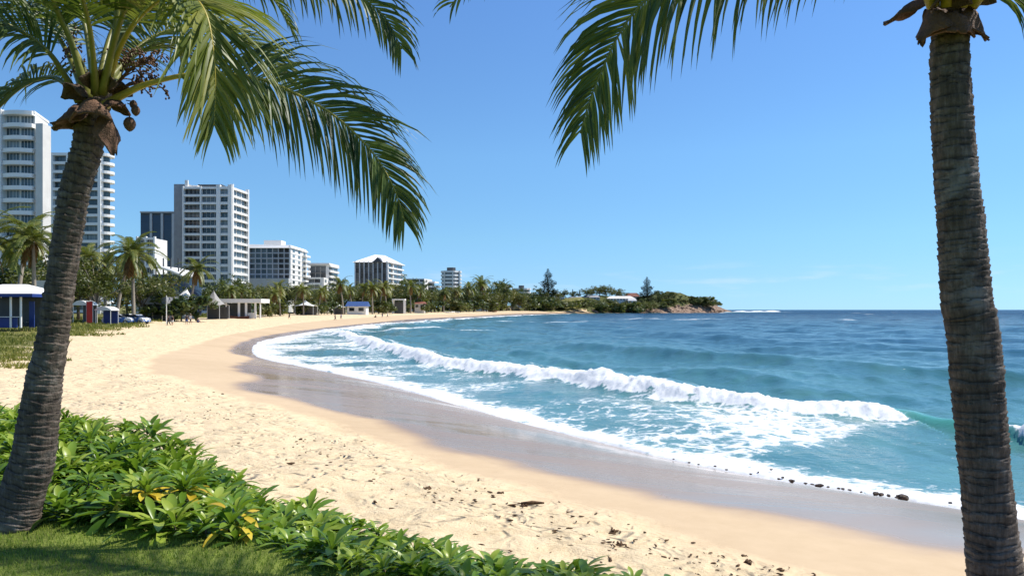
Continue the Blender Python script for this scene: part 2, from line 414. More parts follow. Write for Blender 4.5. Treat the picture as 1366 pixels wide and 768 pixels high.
# chop
rw = np.random.RandomState(5)
chop = np.zeros(X.shape)
for i in range(34):
    lam = .7*1.13**i; th = rw.normal(0, .75)+R(205); ph = rw.rand()*7
    kx, ky = math.cos(th)*2*math.pi/lam, math.sin(th)*2*math.pi/lam
    fade = np.clip(1.4-rr*.010/lam*1.2, 0, 1)
    chop += .0085*lam**.72*np.sin(kx*X+ky*Y+ph)*fade
inner = sst(-3, 1, e)*1.0
Z += chop*sst(0, 6, d)*(1-.45*inner)
# breaker
broken = 1-sst(14.2, 15.0, X)*(1-sst(16.2, 16.7, X))*(Y < 40)
A = np.interp(Y, [0,20,26,32,60,120,250,400], [.55,.56,.56,.58,.62,.6,.4,.26])*(.55+.9*fnoise(X, Y, .13, 31, 3))
ew = e+(fnoise(X, Y, .45, 32)-.5)*.9*broken
front = np.where(broken > .5, .9, .5)
prof = np.where(ew < 0, np.exp(-(ew/2.3)**2), np.exp(-(ew/(front*1.15))**2))
Z += A*prof*(d > 1)
fm_b = broken*sst(-1.0, -.15, ew)*(1-sst(.6, 2.0, ew+(fnoise(X, Y, .8, 33)-.5)*1.5))*(d > .5)
Z += fm_b*((fnoise(X, Y, 1.1, 34)-.5)*.34+(fnoise(X, Y, 5., 35, 3)-.45)*.22)*np.clip(prof*1.6+.15, 0, 1)
# foam density
ws = np.interp(Y, [0,18,40,80,150,400], [1.7,1.7,2.2,3.6,7,12])*(.6+.8*fnoise(X, Y, .16, 55, 3))
sw = np.exp(-(np.maximum(d-.2, 0)/ws+ (fnoise(X, Y, .3, 51)-.5)*.9)**2)*(d > -2)
inzone = sst(-1.5, .5, e)
lace = np.interp(Y, [10,22,34,50,90,160], [.47,.47,.48,.49,.55,.56])*inzone*(.62+.6*fnoise(X, Y, .14, 52, 3))
patchy = fnoise(X*.8+Y*.5, Y*1.1-X*.5, .2, 53, 3)
lace = lace*(.62+.62*sst(.38, .6, patchy))
back = .56*np.exp(-np.abs(e+2.2)/1.6)*broken*(d > 2)
foam = np.maximum.reduce([sw*(.50+.70*fnoise(X, Y, .8, 57, 4)), lace, fm_b*(.62+.85*fnoise(X, Y, 1.0, 58, 3)), back])
far_crest = 1.2*sst(.72, .8, fnoise(X*.35, Y, .05, 60, 3))*sst(150, 300, rr)*.0
# surf on the point of the headland and small whitecaps
for cx0, cy0, lx, ly, am in ((318,1000,34,9,1.2),(352,1012,22,7,1.1),(300,985,14,6,1.),(278,975,10,4,.9),(385,1050,16,8,.8)):
    g = np.exp(-((X-cx0)/lx)**2-((Y-cy0-(X-cx0)*.1)/ly)**2)*(.5+fnoise(X, Y, .12, 61)*1.1)
    foam = np.maximum(foam, am*g*1.2); Z += g*2.2*am
for cx0, cy0, lx in ((-20,150,20),(12,250,26),(60,310,30),(150,600,16),(420,900,18),(250,420,10),(130,290,8),(330,700,14),(560,1100,20),(200,800,14),(480,820,10),(620,1000,16),(300,480,8),(700,1400,26)):
    w_ = .4+lx*.035
    g = np.exp(-((X-cx0)/lx)**2-((Y-cy0+(X-cx0)*.12)/(w_*2.2))**2)*(.45+fnoise(X, Y, .25, 62)*.9)
    foam = np.maximum(foam, g); Z += g*.35
# thin lapping line along the far beach
foam = np.maximum(foam, np.exp(-((d-3)/4.5)**2)*(Y > 250)*.95)
Z += np.clip(foam-.6, 0, .5)*.10*(d > 1)
Z = np.where(d < 3, .02+(Z-.02)*sst(-.8, 3, d), Z)
edge = (fnoise(X, Y, .25, 71)-.5)*1.5+(fnoise(X, Y, 1.2, 72)-.5)*.5        # ragged swash edge
Z = np.where(d < .8, np.maximum(Z, .07*np.exp(-((d-.2)/.35)**2)*(.6+.8*fnoise(X, Y, 3., 73))), Z)
Z = np.where(d+edge*.6 < 0, Z-(.0+np.clip(-(d+edge*.6), 0, 1)*.5), Z)
ter = terrain(X, Y, -d)
Z = np.where((d < .5) & (d+edge*.6 > 0), np.maximum(Z, ter+.02+.03*fnoise(X, Y, 2.5, 74)), Z)
deep = sst(5, 75, d+wob*2)*.72+sst(80, 500, rr)*.28
face = np.clip(prof*(1-broken)*1.4, 0, 1)*(d > 1)
swl = sst(.25, .8, Z)*(1-fm_b)
keep = (d[Q].max(1) > -1.6)
k = NT('sea_water'); P = k.pos()
fo = k.attr('foam'); dp = k.attr('deep'); fc = k.attr('face'); rd = k.attr('near')
n0 = k.noise(P, .35, 4, .6); n1 = k.noise(k.mapping(P, (1,1.3,1)), 1.1, 4, .62, .6)
# lacy foam: thin membranes between bubbles
wv = k.n('ShaderNodeVectorMath', operation='ADD'); k.set(wv.inputs[0], P)
nn = k.n('ShaderNodeTexNoise'); k.set(nn.inputs['Vector'], P); nn.inputs['Scale'].default_value = .9; nn.inputs['Detail'].default_value = 4
k.set(wv.inputs[1], nn.outputs['Color'])
PW = k.mapping(wv.outputs[0], (1,1,0))
ve = k.vor(PW, 1.15, 'DISTANCE_TO_EDGE'); vs = k.vor(PW, 3.3, 'DISTANCE_TO_EDGE')
nl = k.noise(k.mapping(P, (1,1,0)), 1.3, 7, .68, 1.6)
ln = k.math('ADD', k.math('MULTIPLY', k.rng(ve, 0, .2, 1, 0), .20), k.math('ADD', k.math('MULTIPLY', k.rng(vs, 0, .3, 1, 0), .12), k.math('MULTIPLY', k.rng(nl, .25, .75), .68)))
thr = k.math('SUBTRACT', 1.16, k.math('MULTIPLY', fo, 1.22))
ff = k.rng(k.math('SUBTRACT', ln, thr), -.10, .20, 0, 1, True)
haze = k.math('MULTIPLY', k.rng(fo, .2, .8), .35)     # aerated water is paler
shal = k.mix(k.rng(n0, .35, .65), (.065,.185,.175), (.040,.142,.152))
deepc = k.ramp(k.math('ADD', k.math('MULTIPLY', n0, .5), k.math('MULTIPLY', k.noise(P, .03, 4), .5)), [(.35, (.0015,.028,.074)), (.65, (.003,.046,.104))])
c = k.mix(dp, shal, deepc)
c = k.mix(fc, c, (.06,.27,.22))
c = k.mix(haze, c, (.32,.52,.52))
foamc = k.mix(k.rng(k.noise(P, 6, 4, .7), .3, .6), (.70,.73,.74), (.86,.87,.86))
rip = k.math('ADD', k.math('ADD', k.math('MULTIPLY', n1, 1.), k.math('MULTIPLY', k.noise(k.mapping(P, (1,1.6,1)), 4.5, 3, .6), .35)), k.math('MULTIPLY', k.noise(k.mapping(P, (.5,1.3,1)), .28, 4, .6), k.rng(rd, 60, 400, 0, 2.5)))
bstr = k.rng(rd, 15, 400, .45, 1.)
nmw = k.bump(rip, bstr, k.rng(rd, 20, 500, .10, 1.1))
wr = k.rng(rd, 30, 900, .08, .28)
w = k.bsdf(c, wr, nmw, k.rng(rd, 30, 700, .30, .10), 0, 1.33)
fb = k.bsdf(foamc, .8, k.bump(k.math('ADD', ln, k.noise(P, 9, 5, .75)), .4, .05), .2)
tl = k.n('ShaderNodeBsdfTranslucent'); k.set(tl.inputs[0], (.85,.9,.92)); fm = k.n('ShaderNodeMixShader'); fm.inputs[0].default_value = .12; k.t.links.new(fb, fm.inputs[1]); k.t.links.new(tl.outputs[0], fm.inputs[2])
mx = k.n('ShaderNodeMixShader'); k.set(mx.inputs[0], ff); k.t.links.new(w, mx.inputs[1]); k.t.links.new(fm.outputs[0], mx.inputs[2])
M['sea'] = k.done(mx.outputs[0])
np_mesh('sea', np.stack([X, Y, Z], 1), Q[keep], dict(foam=np.clip(foam, 0, 1.3), deep=deep, face=face, near=rr), M['sea'])

# ------------------------------------------------------------------ lawn
k = NT('lawn_soil'); P = k.pos()
M['lawn'] = k.done(k.bsdf(k.ramp(k.math('ADD', k.math('MULTIPLY', k.noise(P, 1.3, 4), .5), k.math('MULTIPLY', k.noise(P, 40, 4, .7), .5)), [(.35, (.09,.11,.022)), (.55, (.18,.23,.04)), (.7, (.28,.29,.07))]), .9, k.bump(k.noise(P, 60, 4, .7), .8, .02), .2))
hs = smooth(HL[1:-2], 6)
hs_l = hs+np.array([.05,.10])
vs = [(x, y, 2.56) for x, y in hs_l]+[(-60,24,2.56),(-60,-40,2.56),(60,-60,2.56)]
mb = MB(); mb.add(vs, [tuple(range(len(vs)))]); o = mb.build('lawn', M['lawn']); tag(o, kind='structure')
k = NT('bed_soil'); P = k.pos()
M['soil'] = k.done(k.bsdf(k.ramp(k.noise(P, 14, 5, .7), [(.35, (.03,.018,.01)), (.65, (.12,.07,.04))]), .95, k.bump(k.noise(P, 25, 5, .7), 1, .05), .1))
mb = MB(); hb = [p for p in hs if -14 < p[0] < 5]
vs = []; 
for i, p in enumerate(hb):
    q = hb[min(i+1, len(hb)-1)]-hb[max(i-1, 0)]; nrm = np.array([q[1], -q[0]])/np.hypot(*q)
    for o_ in (.06, .5, 1.1, 1.9):
        x, y = p+nrm*o_; vs.append((x, y, 2.5 if o_ < .1 else T1(x, y)+.03))
fs = [(i*4+j, i*4+j+1, i*4+j+5, i*4+j+4) for i in range(len(hb)-1) for j in range(3)]
mb.add(vs, fs); tag(mb.build('garden_bed', M['soil'], None, True), kind='structure')
n = 90000; rg = np.random.RandomState(8)
gx = rg.uniform(-6.0, .9, n); gy = rg.uniform(2.6, 7.2, n)
g_ = sdist(gx, gy, HL); m_ = g_ > -.10
gx, gy = gx[m_], gy[m_]
dens = fnoise(gx, gy, 1.6, 80); n = len(gx)
hgt = (.018+.022*rg.rand(n))*(.7+.7*dens); th = rg.rand(n)*6.28; ln_ = rg.normal(0, .35, (n, 2))*hgt[:, None]; w_ = .0022+.0022*rg.rand(n)
b0 = np.stack([gx-np.cos(th)*w_, gy-np.sin(th)*w_, np.full(n, 2.558)], 1); b1 = np.stack([gx+np.cos(th)*w_, gy+np.sin(th)*w_, np.full(n, 2.558)], 1)
tp = np.stack([gx+ln_[:,0], gy+ln_[:,1], 2.56+hgt], 1)
me = bpy.data.meshes.new('lawn_grass'); me.from_pydata(np.stack([b0, b1, tp], 1).reshape(-1, 3).tolist(), [], np.arange(3*n).reshape(-1, 3).tolist())
a = me.attributes.new('tint', 'FLOAT', 'FACE'); a.data.foreach_set('value', np.clip(.25+.5*dens+rg.normal(0, .14, n), 0, 1).astype(np.float32))
me.materials.append(M['turf']); o = bpy.data.objects.new('lawn_grass', me); col.objects.link(o)
tag(o, 'short mown green grass covering the lawn beside the hedge', 'grass', kind='stuff')
# ------------------------------------------------------------------ palms in the foreground
def cr(points, n):
    """n samples, evenly spaced in length, along a Catmull-Rom curve"""
    P = np.array([tuple(p) for p in points]); S = smooth(P, 12)
    L = np.concatenate([[0], np.cumsum(np.linalg.norm(np.diff(S, axis=0), axis=1))])
    t = np.linspace(0, L[-1], n)
    return [Vector([float(np.interp(x, L, S[:, j])) for j in range(3)]) for x in t], float(L[-1])
def leaflet(mb, p, D, S, L, w, droop, seg, tint, wide=True):
    """one strip of a palm leaf, folded along its midrib"""
    pts = [p]; d = D.normalized(); q = p.copy()
    for i in range(seg):
        q = q+d*(L/seg); pts.append(q.copy())
        d = (d+Vector((0,0,-1))*droop*(1.0+.5*i)/seg).normalized()
    vs = []; fs = []
    for i, q in enumerate(pts):
        t = i/seg
        ww = w*(min(1, .45+t*3.2) if t < .25 else 1-((t-.25)/.75)**1.7)
        tt = (pts[min(i+1, seg)]-pts[max(i-1, 0)]).normalized()
        s_ = (S-tt*S.dot(tt)); s_ = s_.normalized() if s_.length > 1e-4 else Vector((1,0,0))
        n_ = tt.cross(s_)
        if wide: vs += [q-s_*ww+n_*ww*.35, q-n_*ww*.15, q+s_*ww+n_*ww*.35]
        else: vs += [q-s_*ww, q+s_*ww]
    m = 3 if wide else 2
    for i in range(seg):
        for j in range(m-1): fs.append((i*m+j, i*m+j+1, (i+1)*m+j+1, (i+1)*m+j))
    mb.add(vs, fs, tint)
def frond(parent, pts, L=.62, n=104, w=.0125, droop=.8, mat='frond', stalk='dstalk', seed=1, bare=.2, lift=.25, rs=.024, label=None, up=None, gap=.07, lit=0.0, side=(1,1)):
    r = random.Random(seed)
    S, Ln = cr(pts, n+2)
    rad = [rs*(1-.82*(i/(n+1))**.8)*(1.5-.5*min(1, i/(n*.16))) for i in range(n+2)]
    mb = MB(); 
    sp = S[::2]+([S[-1]] if (n+2) % 2 == 0 else []); rp = rad[::2]+([rad[-1]] if (n+2) % 2 == 0 else [])
    lf = MB()
    i0 = int(n*bare)
    for i in range(i0, n+1):
        t = (i-i0)/(n-i0)
        T = (S[min(i+1, n+1)]-S[i-1]).normalized()
        U = up if up is not None else Vector((0,0,1))
        N = U-T*U.dot(T)
        if N.length < .25:                       # rachis hangs: the blade faces away from the crown
            h = S[n//3]-S[0]; h.z = 0; h = h.normalized() if h.length > .01 else Vector((0,-1,0)); N = (h*1.0+U*.2); N = N-T*N.dot(T)
        N.normalize(); Sd = T.cross(N).normalized()
        prof = (.55+.45*min(1, t/.18)) * (1-.62*max(0, (t-.45)/.55)**1.5)
        for sg in (-1, 1):
            if r.random() < gap: continue
            a = (.62+.75*t)+r.gauss(0, .08)
            D = Sd*sg*math.cos(a*.8)*1.0+T*math.sin(a*.8)+N*(lift+r.gauss(0, .07))
            D += Vector((r.gauss(0,.05), r.gauss(0,.05), r.gauss(0,.05)))
            ll = L*prof*r.uniform(.88, 1.06)*side[0 if sg < 0 else 1]
            tint = min(1, max(0, r.gauss(.45+lit, .17)))
            leaflet(lf, S[i]+N*rad[i]*.4, D, T, ll, w*(.75+.4*prof)*r.uniform(.85,1.1), droop*r.uniform(.75, 1.3), 5, tint)
    fr = lf.build('frond', M[mat], parent)
    if label: fr['label'] = label
    mb.tube(sp, rp, 7); mb.build('leaf_stalk', M[stalk], fr, True)
    return fr
def palm_trunk(parent, pts, ring=.055, amp=.012, seed=1, seg=36, mat='trunk', swell=0):
    """pts = (centre, radius) ; ring scars stepped up the stem"""
    C = [Vector(p) for p, r in pts]
    n = int(sum((b-a).length for a, b in zip(C[:-1], C[1:]))/ring*7)
    S, Ln = cr(C, n)
    L0 = [0]
    for a, b in zip(C[:-1], C[1:]): L0.append(L0[-1]+(b-a).length)
    L0 = np.array(L0)/L0[-1]
    rs_ = [r for p, r in pts]; r = random.Random(seed)
    edges = [0]; 
    while edges[-1] < Ln: edges.append(edges[-1]+ring*r.uniform(.6, 1.45))
    tilt = [(r.uniform(0, 6.28), r.uniform(0, .017), r.uniform(.5, 1.3)) for _ in edges]
    vs = []; tints = []
    for i, p in enumerate(S):
        s = i/(n-1)*Ln; r0 = float(np.interp(i/(n-1), L0, rs_))
        T = (S[min(i+1, n-1)]-S[max(i-1, 0)]).normalized()
        u = T.cross(Vector((0,1,0))).normalized(); w_ = u.cross(T)
        for k_ in range(seg):
            a = 2*math.pi*k_/seg
            j = max(0, min(len(edges)-2, int(np.searchsorted(edges, s)-1)))
            ss = s+tilt[j][1]*math.sin(a+tilt[j][0])+.006*math.sin(3*a+j)+.004*math.sin(7*a+j*2.3)
            j = max(0, min(len(edges)-2, int(np.searchsorted(edges, ss)-1)))
            f = min(1., max(0., (ss-edges[j])/max(1e-4, edges[j+1]-edges[j])))
            sh = tilt[j][2]*amp*(f**1.5)-amp*.5*math.exp(-((f-.02)/.10)**2)
            rr_ = r0+sh+.006*math.sin(2*a+s*3)+.0035*math.sin(9*a+s*14)+r.gauss(0, .0014)
            vs.append(p+(u*math.cos(a)+w_*math.sin(a))*rr_); tints.append(min(1, max(0, f)))
    fs = []
    for i in range(n-1):
        for k_ in range(seg):
            k2 = (k_+1) % seg; fs.append((i*seg+k_, i*seg+k2, (i+1)*seg+k2, (i+1)*seg+k_))
    mb = MB(); mb.add(vs, fs); o = mb.build('trunk', M[mat], parent, True)
    a = o.data.attributes.new('ring', 'FLOAT', 'POINT'); a.data.foreach_set('value', np.array(tints, dtype=np.float32))
    return o
def flap(parent, p, d, L, w, seed, name='leaf_sheath', mat='husk'):
    """a curled dry sheath hanging off the crown"""
    r = random.Random(seed); d = Vector(d).normalized(); s = d.cross(Vector((0,0,1))).normalized(); n_ = s.cross(d)
    vs = []; m = 9; kx = 7
    for i in range(m):
        t = i/(m-1); ww = w*(.55+.75*math.sin(min(1, t*1.25)*math.pi*.62))*(1-.75*max(0, t-.55)/.45)
        for j in range(kx):
            x = (j/(kx-1)-.5)*2
            vs.append(Vector(p)+d*(t*L+r.gauss(0, .006)+(.03*r.random() if i == m-1 else 0))+s*x*ww*.5+n_*(-(x*x)*ww*.35+.02*math.sin(t*5+x*3))+Vector((0,0,-1))*(t*t*L*.45))
    fs = [(i*kx+j, i*kx+j+1, (i+1)*kx+j+1, (i+1)*kx+j) for i in range(m-1) for j in range(kx-1)]
    mb = MB(); mb.add(vs, fs); o = mb.build(name, M[mat], parent, True)
    sol = o.modifiers.new('thickness', 'SOLIDIFY'); sol.thickness = .012
    return o
# --- left palm : leaning over the lawn
Y0 = 5.65
root = empty('coconut_palm', (at(15,713,Y0).x, Y0, 2.55))
tag(root, 'leaning coconut palm rooted in the lawn beside the leafy hedge', 'palm tree')
def rel(root, p): return Vector(p)-root.location
TP = [(11,724,78),(16,704,68),(32,650,59),(45,605,55),(60,500,47),(66,478,44.5),(81,375,42),(99,260,39.5),(117,196,40),(121,165,42),(126,140,44),(131,118,40)]
palm_trunk(root, [(rel(root, at(px, py, Y0)), w*.5*Y0/1000-.018) for px, py, w in TP], .05, .010, 3)
def fr_px(root, PL, **kw):
    return frond(root, [rel(root, at(*p)) for p in PL], **kw)
cy = 5.65
fr_px(root, [(140,140,cy-.08),(165,126,cy-.1),(200,111,cy-.1),(262,99,cy-.05),(340,104,cy),(400,128,cy),(452,159,cy),(497,204,cy),(525,250,cy),(540,296,cy)], L=.76, n=122, droop=.85, seed=11, bare=.22, lift=.12, w=.012, up=Vector((.15,-.85,.45)), stalk='stalk', label='long drooping frond reaching out over the beach')
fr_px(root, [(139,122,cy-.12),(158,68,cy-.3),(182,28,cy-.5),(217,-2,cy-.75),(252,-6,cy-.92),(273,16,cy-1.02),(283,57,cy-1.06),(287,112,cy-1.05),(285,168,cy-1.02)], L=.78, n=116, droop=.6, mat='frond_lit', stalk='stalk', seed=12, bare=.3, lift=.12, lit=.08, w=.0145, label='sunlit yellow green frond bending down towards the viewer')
fr_px(root, [(140,112,cy+.05),(178,20,cy+.2),(250,-48,cy+.3),(340,-62,cy+.3),(420,-38,cy+.25),(480,-4,cy+.2),(514,24,cy+.2),(536,66,cy+.2)], L=.74, n=100, droop=.8, seed=13, bare=.2, lift=.15, up=Vector((0,-.8,.5)))
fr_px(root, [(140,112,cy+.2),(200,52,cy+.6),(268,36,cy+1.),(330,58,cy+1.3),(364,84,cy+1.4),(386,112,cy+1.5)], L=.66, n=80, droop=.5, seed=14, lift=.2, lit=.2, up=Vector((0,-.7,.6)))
fr_px(root, [(117,132,cy-.1),(95,57,cy-.25),(80,23,cy-.35),(68,-8,cy-.5),(45,-70,cy-.8),(10,-120,cy-1.1),(-40,-150,cy-1.4)], L=.68, n=84, droop=.8, seed=15, bare=.3, rs=.03)
fr_px(root, [(127,120,cy),(115,43,cy+.1),(107,15,cy+.15),(90,-50,cy+.3),(60,-110,cy+.5),(30,-140,cy+.8)], L=.68, n=80, droop=.8, seed=16, bare=.3)
fr_px(root, [(106,136,cy-.1),(88,104,cy-.2),(69,75,cy-.3),(46,54,cy-.4),(20,38,cy-.5),(-12,28,cy-.6),(-60,34,cy-.7),(-110,66,cy-.8),(-150,120,cy-.9)], L=.70, n=90, droop=.8, seed=17, bare=.24, lift=.2, up=Vector((0,-.7,.6)))
fr_px(root, [(106,128,cy+.1),(72,104,cy+.3),(36,112,cy+.5),(4,138,cy+.6),(-30,180,cy+.7),(-56,240,cy+.7)], L=.62, n=84, droop=.9, seed=18, bare=.16, lift=.2, up=Vector((0,-.7,.6)))
fr_px(root, [(112,122,cy+.15),(78,50,cy+.4),(30,6,cy+.7),(-30,-10,cy+.9),(-90,14,cy+1.),(-130,60,cy+1.)], L=.72, n=90, droop=.8, seed=19, up=Vector((0,-.7,.6)))
fr_px(root, [(140,115,cy),(152,52,cy),(158,0,cy-.05),(170,-70,cy-.1),(200,-130,cy-.2),(250,-170,cy-.3)], L=.68, n=80, droop=.8, seed=20, bare=.24, rs=.03)
fr_px(root, [(133,112,cy+.2),(150,40,cy+.5),(190,-20,cy+.9),(250,-50,cy+1.3),(310,-40,cy+1.6),(360,-6,cy+1.8),(390,40,cy+1.9)], L=.66, n=84, droop=1.0, seed=21)
fr_px(root, [(128,125,cy-.2),(120,40,cy-.6),(100,-30,cy-1.0),(70,-80,cy-1.5),(30,-90,cy-1.9)], L=.66, n=72, droop=.9, seed=22, bare=.3)
fr_px(root, [(136,125,cy-.2),(160,30,cy-.5),(200,-50,cy-1.0),(260,-90,cy-1.5),(340,-70,cy-1.9),(400,-20,cy-2.1)], L=.62, n=72, droop=.9, seed=23, bare=.25)
fr_px(root, [(143,128,cy+.1),(170,84,cy+.5),(205,62,cy+.9),(245,70,cy+1.3),(285,100,cy+1.6),(305,150,cy+1.8)], L=.55, n=72, droop=.9, seed=24, bare=.18)
fr_px(root, [(120,118,cy+.1),(96,60,cy+.25),(50,16,cy+.4),(0,-6,cy+.5),(-60,-4,cy+.6)], L=.6, n=72, droop=1.1, seed=25, bare=.25)
def px_flap(root, px, py, Y, dx, dz, dy, L, w, seed, mat='husk'): 
    return flap(root, rel(root, at(px, py, Y)), (dx, dy, dz), L, w, seed, mat=mat)
px_flap(root, 112,140,cy-.12, -.5,-.25,-.5, .2,.2, 1)
px_flap(root, 104,146,cy-.02, -.75,-.3,-.1, .17,.17, 2)
px_flap(root, 142,150,cy-.16, .35,-.7,-.35, .24,.15, 3)
px_flap(root, 126,132,cy-.24, -.1,-.2,-.6, .16,.28, 4)
px_flap(root, 145,138,cy-.1, .6,.2,-.4, .16,.18, 5)
px_flap(root, 118,128,cy-.2, -.3,.5,-.5, .2,.18, 6, 'fibre')
px_flap(root, 132,120,cy-.18, .2,.7,-.4, .24,.2, 7, 'fibre')
px_flap(root, 146,124,cy-.05, .5,.5,-.2, .2,.16, 8, 'fibre')
px_flap(root, 122,138,cy+.14, -.4,.1,.8, .2,.2, 9, 'fibre')
# flower stalks : twiggy brown sprays with small dry nuts
def spray(root, p0, d, L, n, seed):
    r = random.Random(seed); mb = MB(); p0 = Vector(p0); d = Vector(d).normalized()
    main, _ = cr([p0, p0+d*L*.5+Vector((0,0,.05)), p0+d*L+Vector((0,0,-.03))], 8)
    mb.tube(main, [.016-.0012*i for i in range(8)], 6)
    for i in range(n):
        s = main[r.randint(2, 7)]; v = (d+Vector((r.gauss(0,.7), r.gauss(0,.7), r.gauss(0,.6)))).normalized(); l = L*r.uniform(.25, .6)
        q, _ = cr([s, s+v*l*.5+Vector((0,0,.02)), s+v*l+Vector((0,0,-.05))], 6)
        mb.tube(q, .005, 4)
        for u in range(2, 6):
            for z in range(2):
                c = q[u]+Vector((r.gauss(0,.012), r.gauss(0,.012), r.gauss(0,.012)))
                mb.tube([c, c+Vector((0,0,.008)), c+Vector((0,0,.018))], [.004,.009,.003], 5)
    return mb.build('flower_stalk', M['husk'], root, True)
spray(root, rel(root, at(148,122,cy-.1)), (.8,-.1,.55), .42, 20, 1)
spray(root, rel(root, at(146,128,cy+.05)), (.9,.2,.3), .34, 14, 2)
spray(root, rel(root, at(118,115,cy+.1)), (-.5,.2,.8), .4, 10, 3)
def nut(root, px, py, Y, s, parent_from):
    mb = MB(); c = rel(root, at(px, py, Y)); t = rel(root, at(*parent_from))
    mb.tube([t, (t+c)/2+Vector((.01,0,.01)), c+Vector((0,0,s))], .004, 5, 0)
    mb.tube([c+Vector((0,0,s*f)) for f in (1,.8,.4,0,-.5,-.85,-1)], [s*.12,s*.5,s*.75,s*.8,s*.62,s*.3,.002], 9)
    mb.build('dry_nut', M['husk'], root, True)
nut(root, 173,166,cy-.1, .055, (166,140,cy-.1)); nut(root, 181,148,cy-.1, .04, (170,138,cy-.1)); nut(root, 178,140,cy-.05, .035, (168,134,cy-.05))
# --- right palm : trunk bottom below the frame, crown above it
Y1 = 5.0
bx = at(1345,900,Y1).x
root2 = empty('coconut_palm', (bx, Y1, T1(bx, Y1)))
tag(root2, 'upright coconut palm with thick dark trunk rising from the sand in front of the surf', 'palm tree')
TP = [(1346,915,84),(1340,860,80),(1328,768,74),(1320,690,71),(1312,611,68),(1297,440,67),(1289,400,66),(1283,312,65),(1275,230,61),(1270,156,57),(1267,90,52),(1268,52,49),(1270,20,50),(1270,-10,46)]
palm_trunk(root2, [(rel(root2, at(px, py, Y1)), w*.5*Y1/1000-.020) for px, py, w in TP], .058, .009, 9)
cy = Y1
fr_px(root2, [(1258,6,cy-.05),(1205,-62,cy),(1115,-92,cy+.02),(1015,-84,cy),(930,-44,cy),(862,0,cy),(827,44,cy),(802,96,cy),(784,142,cy),(774,178,cy)], L=.86, n=138, droop=.75, seed=31, bare=.12, lift=.1, w=.012, up=Vector((.1,-.9,.35)), label='long drooping frond hanging over the sky')
fr_px(root2, [(1255,0,cy+.1),(1160,-150,cy+.4),(1000,-220,cy+.7),(850,-190,cy+.9),(730,-110,cy+1.),(668,-50,cy+1.),(622,-16,cy+1.),(600,10,cy+1.)], L=.62, n=96, droop=.8, seed=32, up=Vector((0,-.8,.4)))
fr_px(root2, [(1284,2,cy-.05),(1306,-14,cy-.05),(1336,-18,cy),(1370,4,cy),(1398,56,cy),(1412,126,cy)], L=.80, n=96, bare=.06, droop=1.7, seed=33, lit=.12, up=Vector((0,-.8,.4)))
fr_px(root2, [(1262,0,cy-.15),(1215,-80,cy-.5),(1150,-150,cy-.9),(1050,-170,cy-1.2),(950,-150,cy-1.5)], L=.66, n=80, seed=34)
fr_px(root2, [(1280,0,cy+.1),(1310,-100,cy+.5),(1360,-150,cy+1.),(1430,-140,cy+1.5),(1490,-80,cy+1.8)], L=.66, n=80, seed=35, droop=1.)
fr_px(root2, [(1272,0,cy),(1280,-120,cy+.1),(1310,-220,cy+.2),(1370,-290,cy+.3)], L=.66, n=72, seed=36)
fr_px(root2, [(1280,0,cy-.15),(1320,-80,cy-.6),(1380,-110,cy-1.1),(1450,-80,cy-1.5)], L=.66, n=72, seed=37, droop=1.)
fr_px(root2, [(1268,0,cy+.15),(1250,-110,cy+.5),(1200,-200,cy+1.),(1130,-230,cy+1.5)], L=.66, n=72, seed=38)
fr_px(root2, [(1255,0,cy+.1),(1150,-190,cy+.5),(1000,-270,cy+.9),(850,-270,cy+1.05),(720,-220,cy+1.1),(640,-150,cy+1.1)], L=.62, n=90, droop=.8, seed=39)  # unseen extra frond above the frame, added to shade the lawn
px_flap(root2, 1247,8,cy-.1, -.5,-.55,-.3, .20,.2, 21)
px_flap(root2, 1238,12,cy-.02, -.3,-.8,-.1, .16,.14, 22)
px_flap(root2, 1292,10,cy-.1, .4,-.7,-.35, .17,.18, 23)
px_flap(root2, 1272,16,cy-.16, .0,-.6,-.6, .12,.28, 24)
px_flap(root2, 1236,0,cy, -.9,-.1,.0, .26,.11, 25)
px_flap(root2, 1258,4,cy-.15, -.1,.3,-.6, .2,.2, 26, 'fibre'); px_flap(root2, 1285,2,cy-.12, .2,.4,-.5, .2,.2, 27, 'fibre')
mb = MB(); 
for px_, dx in ((1244,-1),(1262,-.3),(1282,.4),(1296,1)):
    p = rel(root2, at(px_, 10, cy-.16)); mb2 = MB(); mb2.tube([p, p+Vector((dx*.06,-.05,.12)), p+Vector((dx*.14,-.08,.3))], [.035,.045,.03], 9); mb2.build('leaf_base', M['stalk'], root2, True)

# ------------------------------------------------------------------ hedge of glossy shrubs along the lawn
def shrub_leaf(mb, base, az, el, L, w, curl, tint, mi=0, roll=0):
    d0 = Vector((math.cos(az)*math.cos(el), math.sin(az)*math.cos(el), math.sin(el))); s = Vector((-math.sin(az), math.cos(az), 0))
    n_ = d0.cross(s)*-1; n_ = s.cross(d0)*1
    if n_.z < 0: n_ = -n_
    s = (s*math.cos(roll)+n_*math.sin(roll)).normalized(); n_ = d0.cross(s); n_ = n_ if n_.z > 0 else -n_
    W = [.10,.22,.55,.88,1.0,.86,.42,.04]; T_ = [0,.12,.3,.5,.66,.82,.94,1.0]
    vs = []; q = Vector(base); d = d0.copy(); pt = 0
    for t, ww in zip(T_, W):
        q = q+d*(t-pt)*L; d = (d-n_*curl*(t-pt)*1.6).normalized(); pt = t
        x = ww*w*.5
        vs += [q-s*x+n_*x*.42, q-n_*0, q+s*x+n_*x*.42]
    fs = [(i*3+j, i*3+j+1, i*3+j+4, i*3+j+3) for i in range(7) for j in range(2)]
    mb.add(vs, fs, tint, mi)
